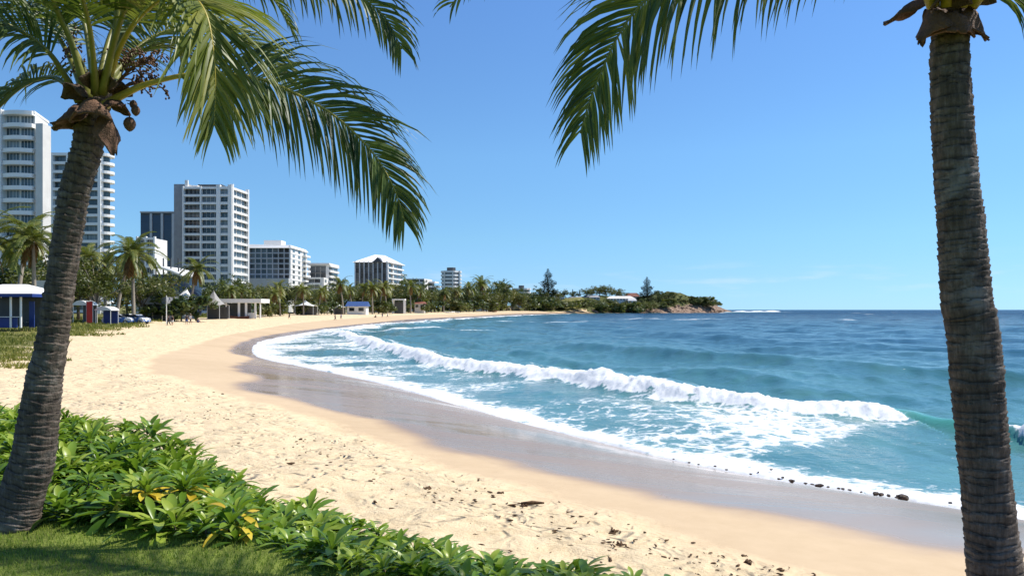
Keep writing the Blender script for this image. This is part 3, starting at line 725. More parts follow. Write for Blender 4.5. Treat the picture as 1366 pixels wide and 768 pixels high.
def make_shrub(seed, ros, yellow=0, big=1.0, el0=.2):
    r = random.Random(seed); root = empty('leafy_shrub', (0,0,0))
    st = MB(); lf = MB(); ylw = MB()
    for i in range(ros):
        a = r.uniform(0, 6.28); dd = r.uniform(.02, .17) if i else 0.
        hx, hy, hz = math.cos(a)*dd, math.sin(a)*dd, r.uniform(.22, .44) if i else .42
        top = Vector((hx, hy, hz)); st.tube([(hx*.2, hy*.2, -.12), (hx*.6, hy*.6, hz*.5), top], [.011,.009,.007], 5)
        nl = r.randint(15, 20); ph = r.uniform(0, 6)
        for j in range(nl):
            f = j/nl
            el = 1.25-1.45*f+r.gauss(0, .1)+el0*.4
            tint = min(1, max(0, .62-.28*f+r.gauss(0, .13)+(.2 if f < .15 else 0)))
            tgt, mi = lf, 0
            if yellow and i < 2 and f > .55 and r.random() < yellow: tgt = ylw
            shrub_leaf(tgt, top-Vector((0,0,f*.05)), ph+j*2.4+r.gauss(0, .15), el, (.16+.12*min(1, f*2.2))*r.uniform(.85,1.15)*big, (.041+.017*min(1, f*2))*r.uniform(.85,1.2)*big, r.uniform(.3, 1.0), tint, mi, r.gauss(0, .25))
        for j in range(8):                     # loose leaves down the stem
            shrub_leaf(lf, top*r.uniform(.35, .85), r.uniform(0, 6.28), r.uniform(-.4, .5), r.uniform(.12,.2)*big, r.uniform(.045,.06)*big, r.uniform(.3,1), r.gauss(.4, .12))
    lf.build('leaves', M['shrub'], root, True); st.build('stem', M['bark'], root, True)
    if ylw.f: 
        y_ = ylw.build('leaves', M['shrub_yellow'], root, True); y_['label'] = 'yellowing old leaves at the base of the plant'
    return root
protos = [make_shrub(100+i, [3,2,4,2,3,2,3][i], 0, [1.,1.35,.9,1.5,1.1,1.25,1.05][i]) for i in range(7)]
hp = smooth(HL[1:-2], 30); sel = [p for p in hp if -8.2 < p[0] < .95]
rg = random.Random(21); placed = []; cells = []
def wid(x): return float(np.interp(x, [-12,-6,-4.6,-3,-1.5,-.5,.5,3], [2.8,2.5,2.2,1.4,.95,.8,.75,.6]))
Lh = np.concatenate([[0], np.cumsum(np.linalg.norm(np.diff(np.array(sel), axis=0), axis=1))]); S_ = np.array(sel)
tries = 0; spots = []
while tries < 16000 and len(spots) < 295:
    tries += 1
    s = rg.uniform(0, Lh[-1]); x = np.interp(s, Lh, S_[:,0]); y = np.interp(s, Lh, S_[:,1]); x2 = np.interp(s+.05, Lh, S_[:,0]); y2 = np.interp(s+.05, Lh, S_[:,1])
    nx, ny = (y2-y)/.05, -(x2-x)/.05
    o_ = -.06+rg.random()**1.15*(wid(x)+.1)
    o_ += float(np.interp(x, [-3,-1.6,0], [0,.14,.24])); x, y = x+nx*o_, y+ny*o_
    if any((x-a)**2+(y-b)**2 < .205**2 for a, b, c_ in spots): continue
    if math.hypot(x+3.76, y-5.65) < .34: continue
    if math.hypot(x-bx, y-Y1) < .6: continue
    spots.append((x, y, o_))
YL = [(-2.86,5.83,.8),(-2.62,6.02,.5),(-2.05,5.56,.4),(-.62,4.72,.25)]
HG = 'glossy shrubs of the hedge between lawn and sand'
for i, (x, y, o_) in enumerate(spots):
    ki = i % 7 if (i < 7 or -4.2 < x < -1.7) else (0,2,4,6,2)[i % 5]
    p = protos[ki]
    o = p if i < 7 else copy_tree(p)
    bed = T1(x, y)
    top = 2.62 if o_ < .5 else max(bed, 2.5-.10*(o_-.5)); top = 2.53 if o_ < .3 else top
    if x > -.6: top -= .05
    sc_ = rg.uniform(.78, 1.0)
    want = float(np.interp(x, [-9,-5.5,-4,-3,-2,-1,0,.8,3], [3.10,3.02,2.91,2.82,2.72,2.69,2.70,2.72,2.70]))-.05*rg.random()-.14*max(0, o_)*float(np.interp(x, [-4,-2.5], [0,1]))
    zs = float(np.interp(x, [-4.5,-3,-1], [1,.9,.8]))
    if o_ < .35: want -= .16*(1-o_/.35)
    o.location = (x, y, max(bed-.22, want-.60*sc_*zs)); o.rotation_euler = (rg.gauss(0,.1), rg.gauss(0,.1), rg.uniform(0, 6.28)); o.scale = (sc_, sc_, sc_*zs*rg.uniform(.92, 1.08))
    tag(o, 'glossy green shrub with rosettes of long leaves in the hedge beside the lawn', 'shrub', HG)
for i, (x, y, amt) in enumerate(YL):
    o = make_shrub(300+i, 3, amt+.35, 1.15)
    o.location = (x, y, [2.44,2.42,2.34,2.18][i]); o.rotation_euler = (0, 0, i*1.3); o.scale = (.85,.85,.85)
    tag(o, ['shrub with bright yellow lower leaves at the lawn edge near the palm base','shrub with a few yellowing leaves just behind the bright yellow one','shrub with one yellow leaf drooping onto the middle of the lawn edge','shrub at the very bottom of the picture where the lawn meets the hedge'][i], 'shrub', HG)

# ------------------------------------------------------------------ trees and palms further away
def tree_proto(name, seed, h, rad, mat, bark='bark', nclump=60, leaf=.5, base=.35, flat=.75, per=38):
    r = random.Random(seed); root = empty(name, (0,0,0))
    tr = MB(); tr.tube([(0,0,-.6),(r.gauss(0,.1),r.gauss(0,.1),h*.25),(r.gauss(0,.3),r.gauss(0,.3),h*.55)], [h*.028,h*.022,h*.012], 7)
    cl = MB(); cc = Vector((0,0,h*(base+1)/2)); hz = h*(1-base)/2
    lobes = [(cc+Vector((r.uniform(-1,1)*rad*.55, r.uniform(-1,1)*rad*.55, r.uniform(-.5,.7)*hz*.7)), r.uniform(.4,.62)) for _ in range(8)]
    for i in range(nclump):
        lc, ls = lobes[i % 8]
        v = Vector((r.gauss(0,1), r.gauss(0,1), r.gauss(0,1))).normalized()*(r.random()**.4)
        c = lc+Vector((v.x*rad*ls, v.y*rad*ls, v.z*hz*ls*1.1))
        cs = rad*r.uniform(.12, .24); ct = r.gauss(.48, .17)
        if i % 5 == 0: tr.tube([(0,0,h*.3), Vector((c.x*.45, c.y*.45, h*.3+(c.z-h*.3)*.6)), c], [h*.01,h*.006,.02], 5)
        for j in range(per):
            n_ = Vector((r.gauss(0,1), r.gauss(0,1), r.gauss(0,1))).normalized()
            q = c+n_*cs*(r.random()**.5)
            u = Vector((r.gauss(0,1), r.gauss(0,1), r.gauss(0,.7))).normalized(); w_ = u.cross(n_).normalized()
            l = leaf*r.uniform(.6,1.3)
            cl.add([q-u*l*.5, q+w_*l*.22, q+u*l*.5, q-w_*l*.22], [(0,1,2,3)], min(1,max(0, ct+r.gauss(0,.12))))
    tr.build('trunk', M[bark], root, True); cl.build('crown', M[mat], root)
    return root
def palm_proto(seed, h, lean, fl=5.0, n=20, dead=2, L=.95, crown_only=False):
    r = random.Random(seed); root = empty('beach_palm', (0,0,0))
    tr = MB(); pts = [(0,0,-.5),(lean*.15,0,h*.3),(lean*.5,0,h*.65),(lean,0,h)]; S, _ = cr(pts, 14)
    tr.tube(S, [.30-.13*i/13 for i in range(14)], 8); tr.build('trunk', M['pbark'], root, True)
    top = Vector((lean, 0, h))
    for kind in range(2):
        lf = MB(); stalks = MB()
        for i in range(n if kind == 0 else dead*2):
            a = i*2.4+r.gauss(0, .2); el = (1.2-1.5*i/n) if kind == 0 else r.uniform(-1.3,-.7)
            f_ = fl*r.uniform(.85,1.1)*(1 if kind == 0 else .62)
            d = Vector((math.cos(a)*math.cos(el), math.sin(a)*math.cos(el), math.sin(el)))
            q = top.copy(); P_ = [q.copy()]; m = 14
            for u in range(m):
                q = q+d*f_/m; P_.append(q.copy()); d = (d+Vector((0,0,-1))*(.10+.05*u/m)).normalized()
            stalks.tube(P_[::2], [.05-.006*t for t in range(len(P_[::2]))], 4)
            for u in range(2, m+1):
                T = (P_[min(u+1,m)]-P_[u-1]).normalized(); N = Vector((0,0,1))-T*T.z
                N = N.normalized() if N.length > .2 else Vector((math.cos(a),math.sin(a),0)); Sd = T.cross(N).normalized()
                for sg in (-1,1):
                    for rep in range(2):
                        t = u/m; ll = L*(1.1-.6*t)*r.uniform(.8,1.15)*fl/4.2
                        D = Sd*sg*.8+T*(.4+.5*t)+N*.15
                        leaflet(lf, P_[u]-T*rep*f_/m*.5, D, T, ll, .07*fl/4.2, .9 if kind == 0 else 1.6, 3, min(1,max(0,r.gauss(.5,.18))), False)
        o = lf.build('crown', M['fpalm' if kind == 0 else 'dead'], root)
        if kind == 1: o.name = 'dry_fronds'
        stalks.build('leaf_stalks', M['dstalk' if kind == 0 else 'dead'], o)
    return root
def pine_proto(seed, h, rad):
    r = random.Random(seed); root = empty('norfolk_pine', (0,0,0))
    tr = MB(); tr.tube([(0,0,-1),(0,0,h*.4),(0,0,h*.98)], [h*.018,h*.012,.05], 8); tr.build('trunk', M['bark'], root, True)
    cl = MB(); z = h*.10
    while z < h*.99:
        t = (z-h*.1)/(h*.9); Lb = rad*(1-t)**.8*(.75+.25*math.sin(t*25))+.25; nb = 8 if t < .7 else 6; a0 = r.uniform(0, 6)
        for b in range(nb):
            a = a0+b*6.283/nb+r.gauss(0,.15); ll = Lb*r.uniform(.75,1.12)
            d = Vector((math.cos(a), math.sin(a), 0)); m = max(4, int(ll/.35))
            for i in range(m):
                f = (i+.6)/m; p = d*ll*f+Vector((0,0,z-.10*ll*math.sin(f*2.6)+ll*.16*f*f))
                for s_ in range(6):
                    v = (d*.7+Vector((-d.y,d.x,0))*r.choice((-1,1))*r.uniform(.3,1)+Vector((0,0,r.uniform(-.15,.55)))).normalized()
                    l = r.uniform(.5,1.05)*(.6+.4*(1-t)); w_ = v.cross(Vector((r.gauss(0,1),r.gauss(0,1),r.gauss(0,1)))).normalized()*l*.3
                    cl.add([p-w_, p+v*l*.5-w_*1.3, p+v*l, p+v*l*.5+w_*1.3], [(0,1,2,3)], min(1,max(0,r.gauss(.5,.2))))
        z += h*.026*(1.1-.35*t)
    cl.build('crown', M['pine'], root)
    return root
_used = {}
def place(proto, loc, s=1.0, rz=None, sz=None):
    if proto not in _used: _used[proto] = 1; o = proto
    else: o = copy_tree(proto)
    o.location = loc; o.rotation_euler = (0,0,rnd.uniform(0,6.28) if rz is None else rz); o.scale = (s, s, sz or s)
    return o
PALMS = [palm_proto(50, 10.5, 1.5), palm_proto(51, 10, -1.0, n=19), palm_proto(52, 9.2, .4, fl=4.6), palm_proto(53, 9.6, 2.0, dead=4), palm_proto(54, 8.5, -1.6, fl=5.2)]
def palm(px, Y, htop, k_=0, lean=None, label=None, rz=None):
    """htop = image y of the crown's heart"""
    g = gpos(px, Y); H = [10.5,10,9.2,9.6,8.5][k_ % 5]
    top = EYE-(htop-413)/F*Y-g.z; s = top/H
    o = place(PALMS[k_ % 5], (g.x, g.y, g.z-.05), s, rz)
    tag(o, label or 'slender palm among the trees lining the far beach', 'palm tree', None if label else 'palms lining the far beach')
    return o
p_ = lambda *a, **k: palm(*a, **k)
p_(46, 98, 322, 1, rz=2.0, label='bushy palm behind the blue hut, seen left of the leaning trunk')
p_(4, 96, 318, 4, rz=.5, label='palm at the left edge of the picture above the blue hut')
p_(22, 108, 312, 0, rz=1.3, label='tall palm behind the blue hut, in front of the white balcony tower')
p_(155, 128, 338, 3, rz=.15, label='leaning palm with a shaggy skirt of dry brown fronds right of the big leaning trunk')
p_(178, 134, 344, 2, rz=2.2, label='pale stemmed palm just right of the leaning shaggy palm')
p_(253, 168, 360, 0, rz=0.1, label='palm with spreading crown in front of the white apartment tower')
p_(374, 235, 383, 1, rz=1.1, label='palm standing in front of the dark windowed white block')
p_(405, 262, 387, 2); p_(392, 300, 386, 3); p_(458, 300, 379, 0, label='tall palm between the white blocks and the hip roofed hotel'); p_(437, 310, 388, 4); p_(482, 330, 385, 1); p_(497, 330, 384, 2)
p_(505, 350, 382, 3); p_(470, 345, 386, 0); p_(516, 380, 386, 1); p_(548, 400, 382, 2); p_(555, 420, 388, 0); p_(604, 520, 388, 3); p_(622, 560, 384, 1); p_(592, 500, 391, 2); p_(425, 285, 390, 0)
p_(643, 640, 380, 4); p_(647, 660, 378, 0); p_(664, 690, 384, 2); p_(670, 700, 383, 1); p_(363, 228, 392, 4); p_(334, 215, 393, 2); p_(300, 205, 388, 3); p_(322, 222, 388, 1); p_(120, 150, 345, 1); p_(140, 165, 352, 2); p_(290, 230, 382, 0)
P_A = [tree_proto('broadleaf_tree', 60, 9, 4.6, 'tree_a', nclump=80, base=.12), tree_proto('broadleaf_tree', 61, 8, 5.0, 'tree_b', nclump=84, base=.12), tree_proto('broadleaf_tree', 62, 10, 4.4, 'tree_a', nclump=80, base=.12), tree_proto('broadleaf_tree', 63, 7.5, 4.8, 'tree_b', nclump=80, base=.15)]
P_H = [tree_proto('headland_tree', 75, 8, 4.6, 'tree_a', nclump=80, base=.0), tree_proto('headland_tree', 76, 8, 5.0, 'tree_b', nclump=80, base=.0)]
P_W = tree_proto('rounded_beach_tree', 66, 7.5, 4.2, 'tree_c', 'pbark', 110, .36, .30, .8, 60)
P_B = [tree_proto('low_bush', 70, 2.6, 2.4, 'tree_a', nclump=40, base=.05), tree_proto('low_bush', 71, 2.2, 2.6, 'tree_b', nclump=40, base=.05)]
def tree(px, Y, ytop, k_=0, wide=1.0, proto=None, label=None, cat='tree', group='trees behind the beach', gl='rounded leafy tree in the green belt behind the beach', H=None):
    g = gpos(px, Y); pr = proto or P_A[k_ % 4]; H = H or [9,8,10,7.5][k_ % 4]
    s = (EYE-(ytop-413)/F*Y-g.z)/H
    o = place(pr, (g.x, g.y, g.z-.1), s*wide*1.25, None, s*1.16); tag(o, label or gl, cat, None if label else group); return o
tree(128, 122, 356, proto=P_W, H=7.5, wide=.88, label='round crowned green and rusty beach tree right of the big leaning trunk')
for (px, Y, yt, k_, w_) in ((203,170,365,1,1.),(190,150,372,3,.9),(212,215,372,0,1.),(236,215,374,2,1.),(282,225,378,0,1.1),(303,240,374,2,1.),(330,260,380,0,1.1),(350,290,381,1,1.1),(345,270,384,3,1.),(372,300,384,2,1.1),(395,330,382,1,1.1),(410,310,392,3,1.),(428,340,388,0,1.1),(445,360,384,2,1.1),(455,350,388,1,1.1),(470,380,378,0,1.1),(484,400,380,2,1.1),(490,380,384,1,1.2),(507,400,384,3,1.1),(520,430,386,0,1.1),(533,450,380,2,1.),(545,430,380,0,1.1),(552,470,374,2,1.0),(560,440,388,1,1.2),(580,500,385,0,1.2),(590,520,388,3,1.2),(601,540,386,2,1.1),(612,560,389,1,1.2),(622,590,382,0,1.0),(633,600,388,3,1.2),(645,640,386,2,1.1),(655,650,390,1,1.2),(662,680,380,0,1.),(668,690,378,2,1.),(676,710,385,3,1.1),(683,740,384,0,1.1),(692,730,392,1,1.1),(700,760,390,0,1.1),(712,800,386,2,1.1),(722,830,389,1,1.),(742,860,389,3,1.1),(752,880,387,0,1.),(735,810,396,1,1.1),(575,520,380,2,1.),(418,400,384,0,1.),(505,450,390,1,1.2),(-20,130,330,2,1.2),(70,140,345,0,1.1),(95,150,350,2,1.1),(170,180,372,0,1.),(60,130,362,1,1.1),(105,140,366,3,1.1),(225,230,378,1,1.)):
    tree(px, Y, yt, k_, w_)
tree(241, 150, 396, proto=P_B[0], H=2.6, wide=1.05, label='rounded dark green bush in front of the curved white tent', cat='bush')
for (px, Y, yt, k_, w_) in ((575,470,403,0,1.3),(615,520,404,1,1.4),(632,560,402,0,1.5),(650,600,402,1,1.4),(530,400,402,0,1.3),(548,420,402,1,1.2),(660,690,400,0,1.3),(668,700,404,1,1.3),(703,770,399,0,1.3),(716,790,399,0,1.6),(728,790,402,0,1.4),(742,815,402,1,1.8),(752,825,404,0,1.6),(765,835,402,1,1.6),(320,205,402,0,1.),(338,212,404,1,1.),(357,225,405,0,1.),(412,270,405,1,1.),(432,290,404,0,1.1),(368,240,404,1,1.),(475,330,404,0,1.2),(500,350,404,1,1.),(515,360,403,0,1.)):
    tree(px, Y, yt, proto=P_B[k_], H=[2.6,2.2][k_], wide=w_, cat='bush', group='bushes at the top of the far beach', gl='low dark bush along the top of the far beach')
# headland trees
for (px, Y, yt, k_, w_) in ((772,900,391,1,1.),(764,890,388,0,1.),(782,900,386,2,1.1),(790,905,384,0,1.1),(800,915,381,2,1.2),(808,920,383,0,1.1),(816,925,388,1,1.1),(824,930,385,2,1.),(830,935,388,3,1.),(778,870,400,0,1.3),(790,872,398,2,1.4),(797,875,402,0,1.4),(785,868,404,1,1.4),(815,890,398,0,1.3),(838,905,400,2,1.2),(846,915,399,0,1.3),(856,925,395,1,1.2),(868,935,399,0,1.2),(876,950,393,3,1.),(884,960,387,0,1.2),(892,965,389,2,1.1),(900,970,391,1,1.1),(908,975,394,0,1.),(866,915,402,2,1.2),(852,900,403,1,1.3),(828,890,402,0,1.3)):
    tree(px, Y, yt, k_, w_*1.15, proto=P_H[(k_+px) % 3 % 2], H=8, group='trees on the headland', gl='wind clipped dark tree growing on the rocky headland')
for i, (px, Y, yt) in enumerate(((915,985,394),(922,985,396),(930,985,396),(937,985,398),(905,965,398),(945,990,401),(898,955,401),(890,945,400),(880,935,404),(835,880,406),(845,885,405),(820,870,406),(805,862,405),(775,850,405),(762,842,405),(912,970,399),(926,975,400))):
    tree(px, Y, yt, proto=P_B[i % 2], H=[2.6,2.2][i % 2], wide=1.25, cat='bush', group='bushes on the headland', gl='low wind clipped bush covering the rocky headland')
PN = pine_proto(80, 38, 13.); g = gpos(731, 835)
o = place(PN, (g.x, g.y, g.z), (EYE+55/F*835-g.z)/38); o.scale.x *= 1.25; o.scale.y *= 1.25; tag(o, 'tallest dark conical pine, standing at the end of the sandy beach', 'pine tree')
PN2 = pine_proto(81, 38, 13.); g = gpos(863, 930)
o = place(PN2, (g.x, g.y, g.z), (EYE+44/F*930-g.z)/38); o.scale.x *= 1.3; o.scale.y *= 1.3; tag(o, 'dark conical pine beside the white and red roofed houses on the headland', 'pine tree')
for px, Y, yt in ((764,900,385),(773,905,386)):
    g = gpos(px, Y); o = place(PN2, (g.x, g.y, g.z), (EYE+(413-yt)/F*Y-g.z)/38); o.scale.x *= .8; o.scale.y *= .8; tag(o, 'small dark conifer on the skyline behind the grey roofed houses', 'pine tree', 'small conifers on the skyline')
# dune grass along the top of the beach : countless blades
n = 60000; rg = np.random.RandomState(4)
rad_ = np.exp(rg.uniform(math.log(38), math.log(420), n*2)); aa = np.radians(rg.uniform(-38, -8, n*2))
gx, gy = rad_*np.sin(aa), rad_*np.cos(aa)
dv_ = sdist(gx, gy, vegW)
m_ = (dv_+(fnoise(gx, gy, .12, 5)-.5)*14 > .3) & (dv_ < 22) & (fnoise(gx, gy, .35, 90, 3) > .38)
gx, gy, rad_ = gx[m_], gy[m_], rad_[m_]; n = len(gx); gz = terrain(gx, gy)
hgt = (.14+.24*rg.rand(n))*(.6+.9*fnoise(gx, gy, .3, 91, 3))*np.clip(rad_/110, .6, 1.6); th = rg.rand(n)*6.28; w_ = hgt*.24; le = rg.normal(0, .45, (n, 2))*hgt[:, None]
b0 = np.stack([gx-np.cos(th)*w_, gy-np.sin(th)*w_, gz-.03], 1); b1 = np.stack([gx+np.cos(th)*w_, gy+np.sin(th)*w_, gz-.03], 1); tp = np.stack([gx+le[:,0], gy+le[:,1], gz+hgt], 1)
me = bpy.data.meshes.new('dune_grass'); me.from_pydata(np.stack([b0, b1, tp], 1).reshape(-1,3).tolist(), [], np.arange(3*n).reshape(-1,3).tolist())
a = me.attributes.new('tint', 'FLOAT', 'FACE'); a.data.foreach_set('value', np.clip(.1+.75*fnoise(gx, gy, .2, 92, 3)+rg.normal(0, .13, n), 0, 1).astype(np.float32))
me.materials.append(M['dune']); o = bpy.data.objects.new('dune_grass', me); col.objects.link(o)
tag(o, 'tufted yellow green grass creeping over the dune at the top of the beach', 'dune grass', kind='stuff')
# ------------------------------------------------------------------ buildings
def xy(px, Y): return ((px-683)/F*Y, Y)
def zat(py, Y): return EYE-(py-413)/F*Y
def pane_mesh(w, h, mats, frame=True, mull=2):
    mb = MB(); mb.box((0,-.03,0), (w, .06, h)); p = mb.build('window', mats[0])
    f = None
    if frame:
        fb = MB(); t = .07
        for x in [-w/2+t/2, w/2-t/2]+[(-w/2)+w*(i+1)/(mull+1) for i in range(mull)]: fb.box((x, -.07, 0), (t, .05, h))
        for z in (-h/2+t/2, h/2-t/2): fb.box((0, -.072, z), (w, .04, t))
        f = fb.build('frame', mats[1], p)
    return p, f
def facade(root, p0, p1, z0, nf, fh, nb, ww=.82, wh=.66, glass='glass', band=None, bow=0, pil=None, frame=False, mull=2, zoff=.12, fmat='white2', bandname='balcony', margin=0., rail=None, piltop=0.):
    """windows in bays and floors along a wall from p0 to p1 (outside on the right)"""
    a = Vector((*p0, 0)); b = Vector((*p1, 0)); L = (b-a).length; u = (b-a)/L; n_ = Vector((u.y, -u.x, 0)); rz = math.atan2(u.y, u.x)
    o0 = root.location
    bw = (L-2*margin)/nb; w, h = bw*ww, fh*wh
    p, f = pane_mesh(w, h, (M[glass], M[fmat]), frame, mull); first = True
    for i in range(nf):
        for j in range(nb):
            q = a+u*(margin+bw*(j+.5))+n_*.02
            loc = Vector((q.x-o0.x, q.y-o0.y, z0+fh*(i+.5+zoff)-o0.z))
            if first: p.parent = root; p.location = loc; p.rotation_euler = (0,0,rz); first = False
            else:
                c = p.copy(); col.objects.link(c); c.parent = root; c.location = loc
                if f: g_ = f.copy(); col.objects.link(g_); g_.parent = c
    if band:
        dep, hh, mat = band; m = 10 if bow else 1; proto = None
        pts = [a+u*L*t/m+n_*(dep+bow*math.sin(math.pi*t/m)) for t in range(m+1)]
        poly = [a-n_*.05]+[*pts]+[b-n_*.05]
        poly = [(q.x-a.x, q.y-a.y) for q in poly]
        mb = MB(); mb.prism(poly, -hh*.28, hh*.72)
        for i in range(nf+1):
            loc = (a.x-o0.x, a.y-o0.y, z0+fh*i-o0.z)
            if proto is None: proto = mb.build(bandname, M[mat], root, False, loc)
            else: linked(bandname, proto, root, loc)
    if pil:
        wd, dep, mat, idx = pil
        for j in idx:
            q = a+u*(margin+bw*j)+n_*(dep/2-.1); mb = MB(); H_ = nf*fh+.8+piltop
            mb.box((0,0,H_/2), (wd, dep+.2, H_)); mb.build('pilaster', M[mat], root, False, (q.x-o0.x, q.y-o0.y, z0-o0.z-.02), rz)
def bld(name, label, poly, z0, z1, mat, cat='building'):
    cx_ = sum(p[0] for p in poly)/len(poly); cy_ = sum(p[1] for p in poly)/len(poly)
    root = tag(empty(name, (cx_, cy_, z0)), label, cat)
    mb = MB(); mb.prism([(p[0]-cx_, p[1]-cy_) for p in poly], 0, z1-z0); mb.build('wall', M[mat], root)
    return root
def part_prism(root, name, poly, z0, z1, mat):
    o0 = root.location; mb = MB(); mb.prism([(p[0]-o0.x, p[1]-o0.y) for p in poly], z0-o0.z, z1-o0.z); return mb.build(name, M[mat], root)
def rect(px0, px1, Y, dep, sk=0.): 
    a, b = xy(px0, Y), xy(px1, Y); return [a, b, (b[0]+sk, Y+dep), (a[0]+sk, Y+dep)]
# tower at the left edge
a, b = xy(-60,180), xy(47,180)
B = bld('apartment_tower', 'white tower with bowed balconies and blank end wall at the left edge', [a, b, (b[0]-2.5, 189), (a[0], 189)], 2.2, zat(152,180), 'white')
c0 = xy(8,180)
facade(B, c0, b, 3.2, 16, 2.98, 2, .9, .7, 'tglass', (1.3, .95, 'white2'), .9, None, True, 3)
facade(B, a, (c0[0]-1.4, 180), 3.2, 16, 2.98, 2, .9, .7, 'tglass', (1.3, .95, 'white2'), .6, None, True, 2)
part_prism(B, 'pilaster', [(c0[0]-1.35,178.2),(c0[0]-.05,178.2),(c0[0]-.05,180.5),(c0[0]-1.35,180.5)], 2.2, zat(148,180), 'white2')
d0 = xy(47.5,179); d1 = xy(57,179)
part_prism(B, 'end_wall', [d0, d1, (d1[0], 182.2), (d0[0], 182.2)], 2.2, zat(166,180), 'cream')
part_prism(B, 'roof_slab', [(a[0],179.4),(b[0]+.2,179.4),(b[0]-2.5,189.5),(a[0],189.5)], zat(152,180)+.01, zat(152,180)+.6, 'white')
# second tower with the rounded corner
Y = 260; a = xy(60,Y); b = xy(132.6,Y); cx_, cy_, r_ = b[0], Y+2.85, 2.85
def rnd_poly(off, x0, back=9):
    arc = [(cx_+(r_+off)*math.sin(t), cy_-(r_+off)*math.cos(t)) for t in np.linspace(0, math.pi*.95, 12)]
    return [(x0, Y-off)]+arc+[(x0, Y+back)]
B = bld('apartment_tower', 'white tower with rounded balcony corner, partly behind the leaning palm trunk', rnd_poly(-.9, a[0], 8), 2.2, zat(208,260), 'tglass')
facade(B, xy(64,Y+.9), xy(130.5,Y+.9), 3.4, 18, 3.02, 5, .9, .72, 'tglass', None, 0, None, False)
mb = MB(); pol = [(p[0]-B.location.x, p[1]-B.location.y) for p in rnd_poly(.55, a[0], 8.2)]; mb.prism(pol, -.2, .75); pr = mb.build('balcony', M['white2'], B, False, (0,0,1.2))
for i in range(1, 19): linked('balcony', pr, B, (0,0,1.2+3.02*i))
for px0, px1 in ((60,70),(130,134),(88,91)):
    e0, e1 = xy(px0,Y-.75), xy(px1,Y-.75); part_prism(B, 'pilaster', [e0, e1, (e1[0],Y+1.2), (e0[0],Y+1.2)], 2.2, zat(208,260)+.3, 'white2')
part_prism(B, 'roof_slab', rnd_poly(.3, a[0], 8.2), zat(208,260)+.35, zat(205.5,260)+.4, 'white')
# tall middle tower
z0, fh = 3.0, 3.1
A_, B_, C_, D_ = xy(246,300), xy(292.5,300), xy(308,300), xy(328.5,314)
B = bld('apartment_tower', 'tallest white apartment tower with dark penthouse, in the middle of the seafront', [A_, C_, D_, (A_[0], 316)], 2.2, zat(251,300), 'white')
facade(B, A_, B_, z0, 16, fh, 2, .92, .74, 'glass', (1.1, .85, 'white2'), 0, (.5,1.4,'white2',(0,1)), True, 3)
facade(B, B_, C_, z0, 16, fh, 1, .70, .68, 'tglass', (.9, 1.0, 'white2'), .25, (1.6,1.25,'white2',(0,1)), True, 1, piltop=.6)
facade(B, C_, D_, z0, 16, fh, 3, .86, .70, 'tglass', (.8, .85, 'white2'), .2, (.8,1.1,'white2',(0,3)), True, 1, piltop=1.0)
part_prism(B, 'rear_wall', [xy(232,304), (A_[0]-.01,304), (A_[0]-.01,316), (xy(232,304)[0],316)], 2.2, zat(244.5,302), 'grey')
e0, e1 = xy(264,303), xy(296,303); part_prism(B, 'penthouse', [e0, e1, (e1[0],312), (e0[0],312)], zat(251,300)+.01, zat(245.5,302), 'dgrey')
e0, e1 = xy(247,300.4), xy(263.5,300.4); part_prism(B, 'roof_parapet', [e0, e1, (e1[0],315), (e0[0],315)], zat(251,300)+.01, zat(247,300), 'white')
e0, e1 = xy(246.5,299.6), xy(250.5,299.6); part_prism(B, 'roof_fin', [e0, e1, (e1[0],300.3), (e0[0],300.3)], zat(252,300), zat(240.5,300), 'white')
# navy office block
Y = 345; B = bld('office_block', 'dark navy glass office block with pale vertical fins beside the tallest tower', rect(187.5,246,Y,14,-3), 2.2, zat(284,Y), 'dgrey')
facade(B, xy(187.5,Y), xy(246,Y), 4, 13, 3.35, 4, .985, .985, 'nglass', None, 0, (1.0,.7,'lgrey',(1,2,3)), False, zoff=.0)
part_prism(B, 'roof_slab', rect(186.5,247,Y-.6,15,-3), zat(284,Y)+.01, zat(282,Y), 'lgrey')
Y = 230; B = bld('low_apartment_block', 'small white framed block half hidden by palms below the navy office', rect(184,207,Y,8,0), 2.2, zat(318,Y), 'white')
facade(B, xy(184,Y), xy(207,Y), 3, 8, 2.85, 2, .82, .7, 'tglass', (.7,.7,'white2'), 0, (.5,.8,'white2',(0,1,2)), True, 2)
# white slab block with dark grid front
Y = 390; a, b, c_ = xy(318,Y), xy(387,Y), xy(408,421); zt = zat(331,Y)
B = bld('hotel_block', 'broad white hotel with shaded grid of dark windows and bright end wall', [a, b, c_, (a[0], 421)], 2.4, zt, 'lgrey')
facade(B, a, b, zt-7*2.75, 7, 2.75, 9, .84, .76, 'glass', (.5,.35,'lgrey'), 0, (.45,.6,'lgrey',range(0,10)), False, bandname='floor_band')
part_prism(B, 'end_wall', [(b[0]-.3,389.2),(b[0]+.5,389.2),(c_[0]+.55,421.2),(c_[0]-.3,421.2)], 2.4, zt+1.2, 'white')
bb, cc = (b[0]+.52,389.6), (c_[0]+.57,421)
facade(B, bb, cc, zt-7*2.75, 7, 2.75, 3, .38, .5, 'tglass', (.12,.3,'white2'), 0, None, False, bandname='floor_band')
for i in range(7):
    mb = MB(); mb.box((0,0,0), (3.0,9.,1.0)); mb.build('balcony', M['white2'], B, False, (cc[0]-B.location.x+.6, cc[1]-B.location.y-5, zt-7*2.75+i*2.75-B.location.z+.3), -.03)
mb = MB(); o0 = B.location
ev = [(a[0]-1,388.6,zt+.05),(b[0]+1.2,388.6,zt+.05),(c_[0]+1.4,422,zt+.05),(a[0]-1,422,zt+.05)]
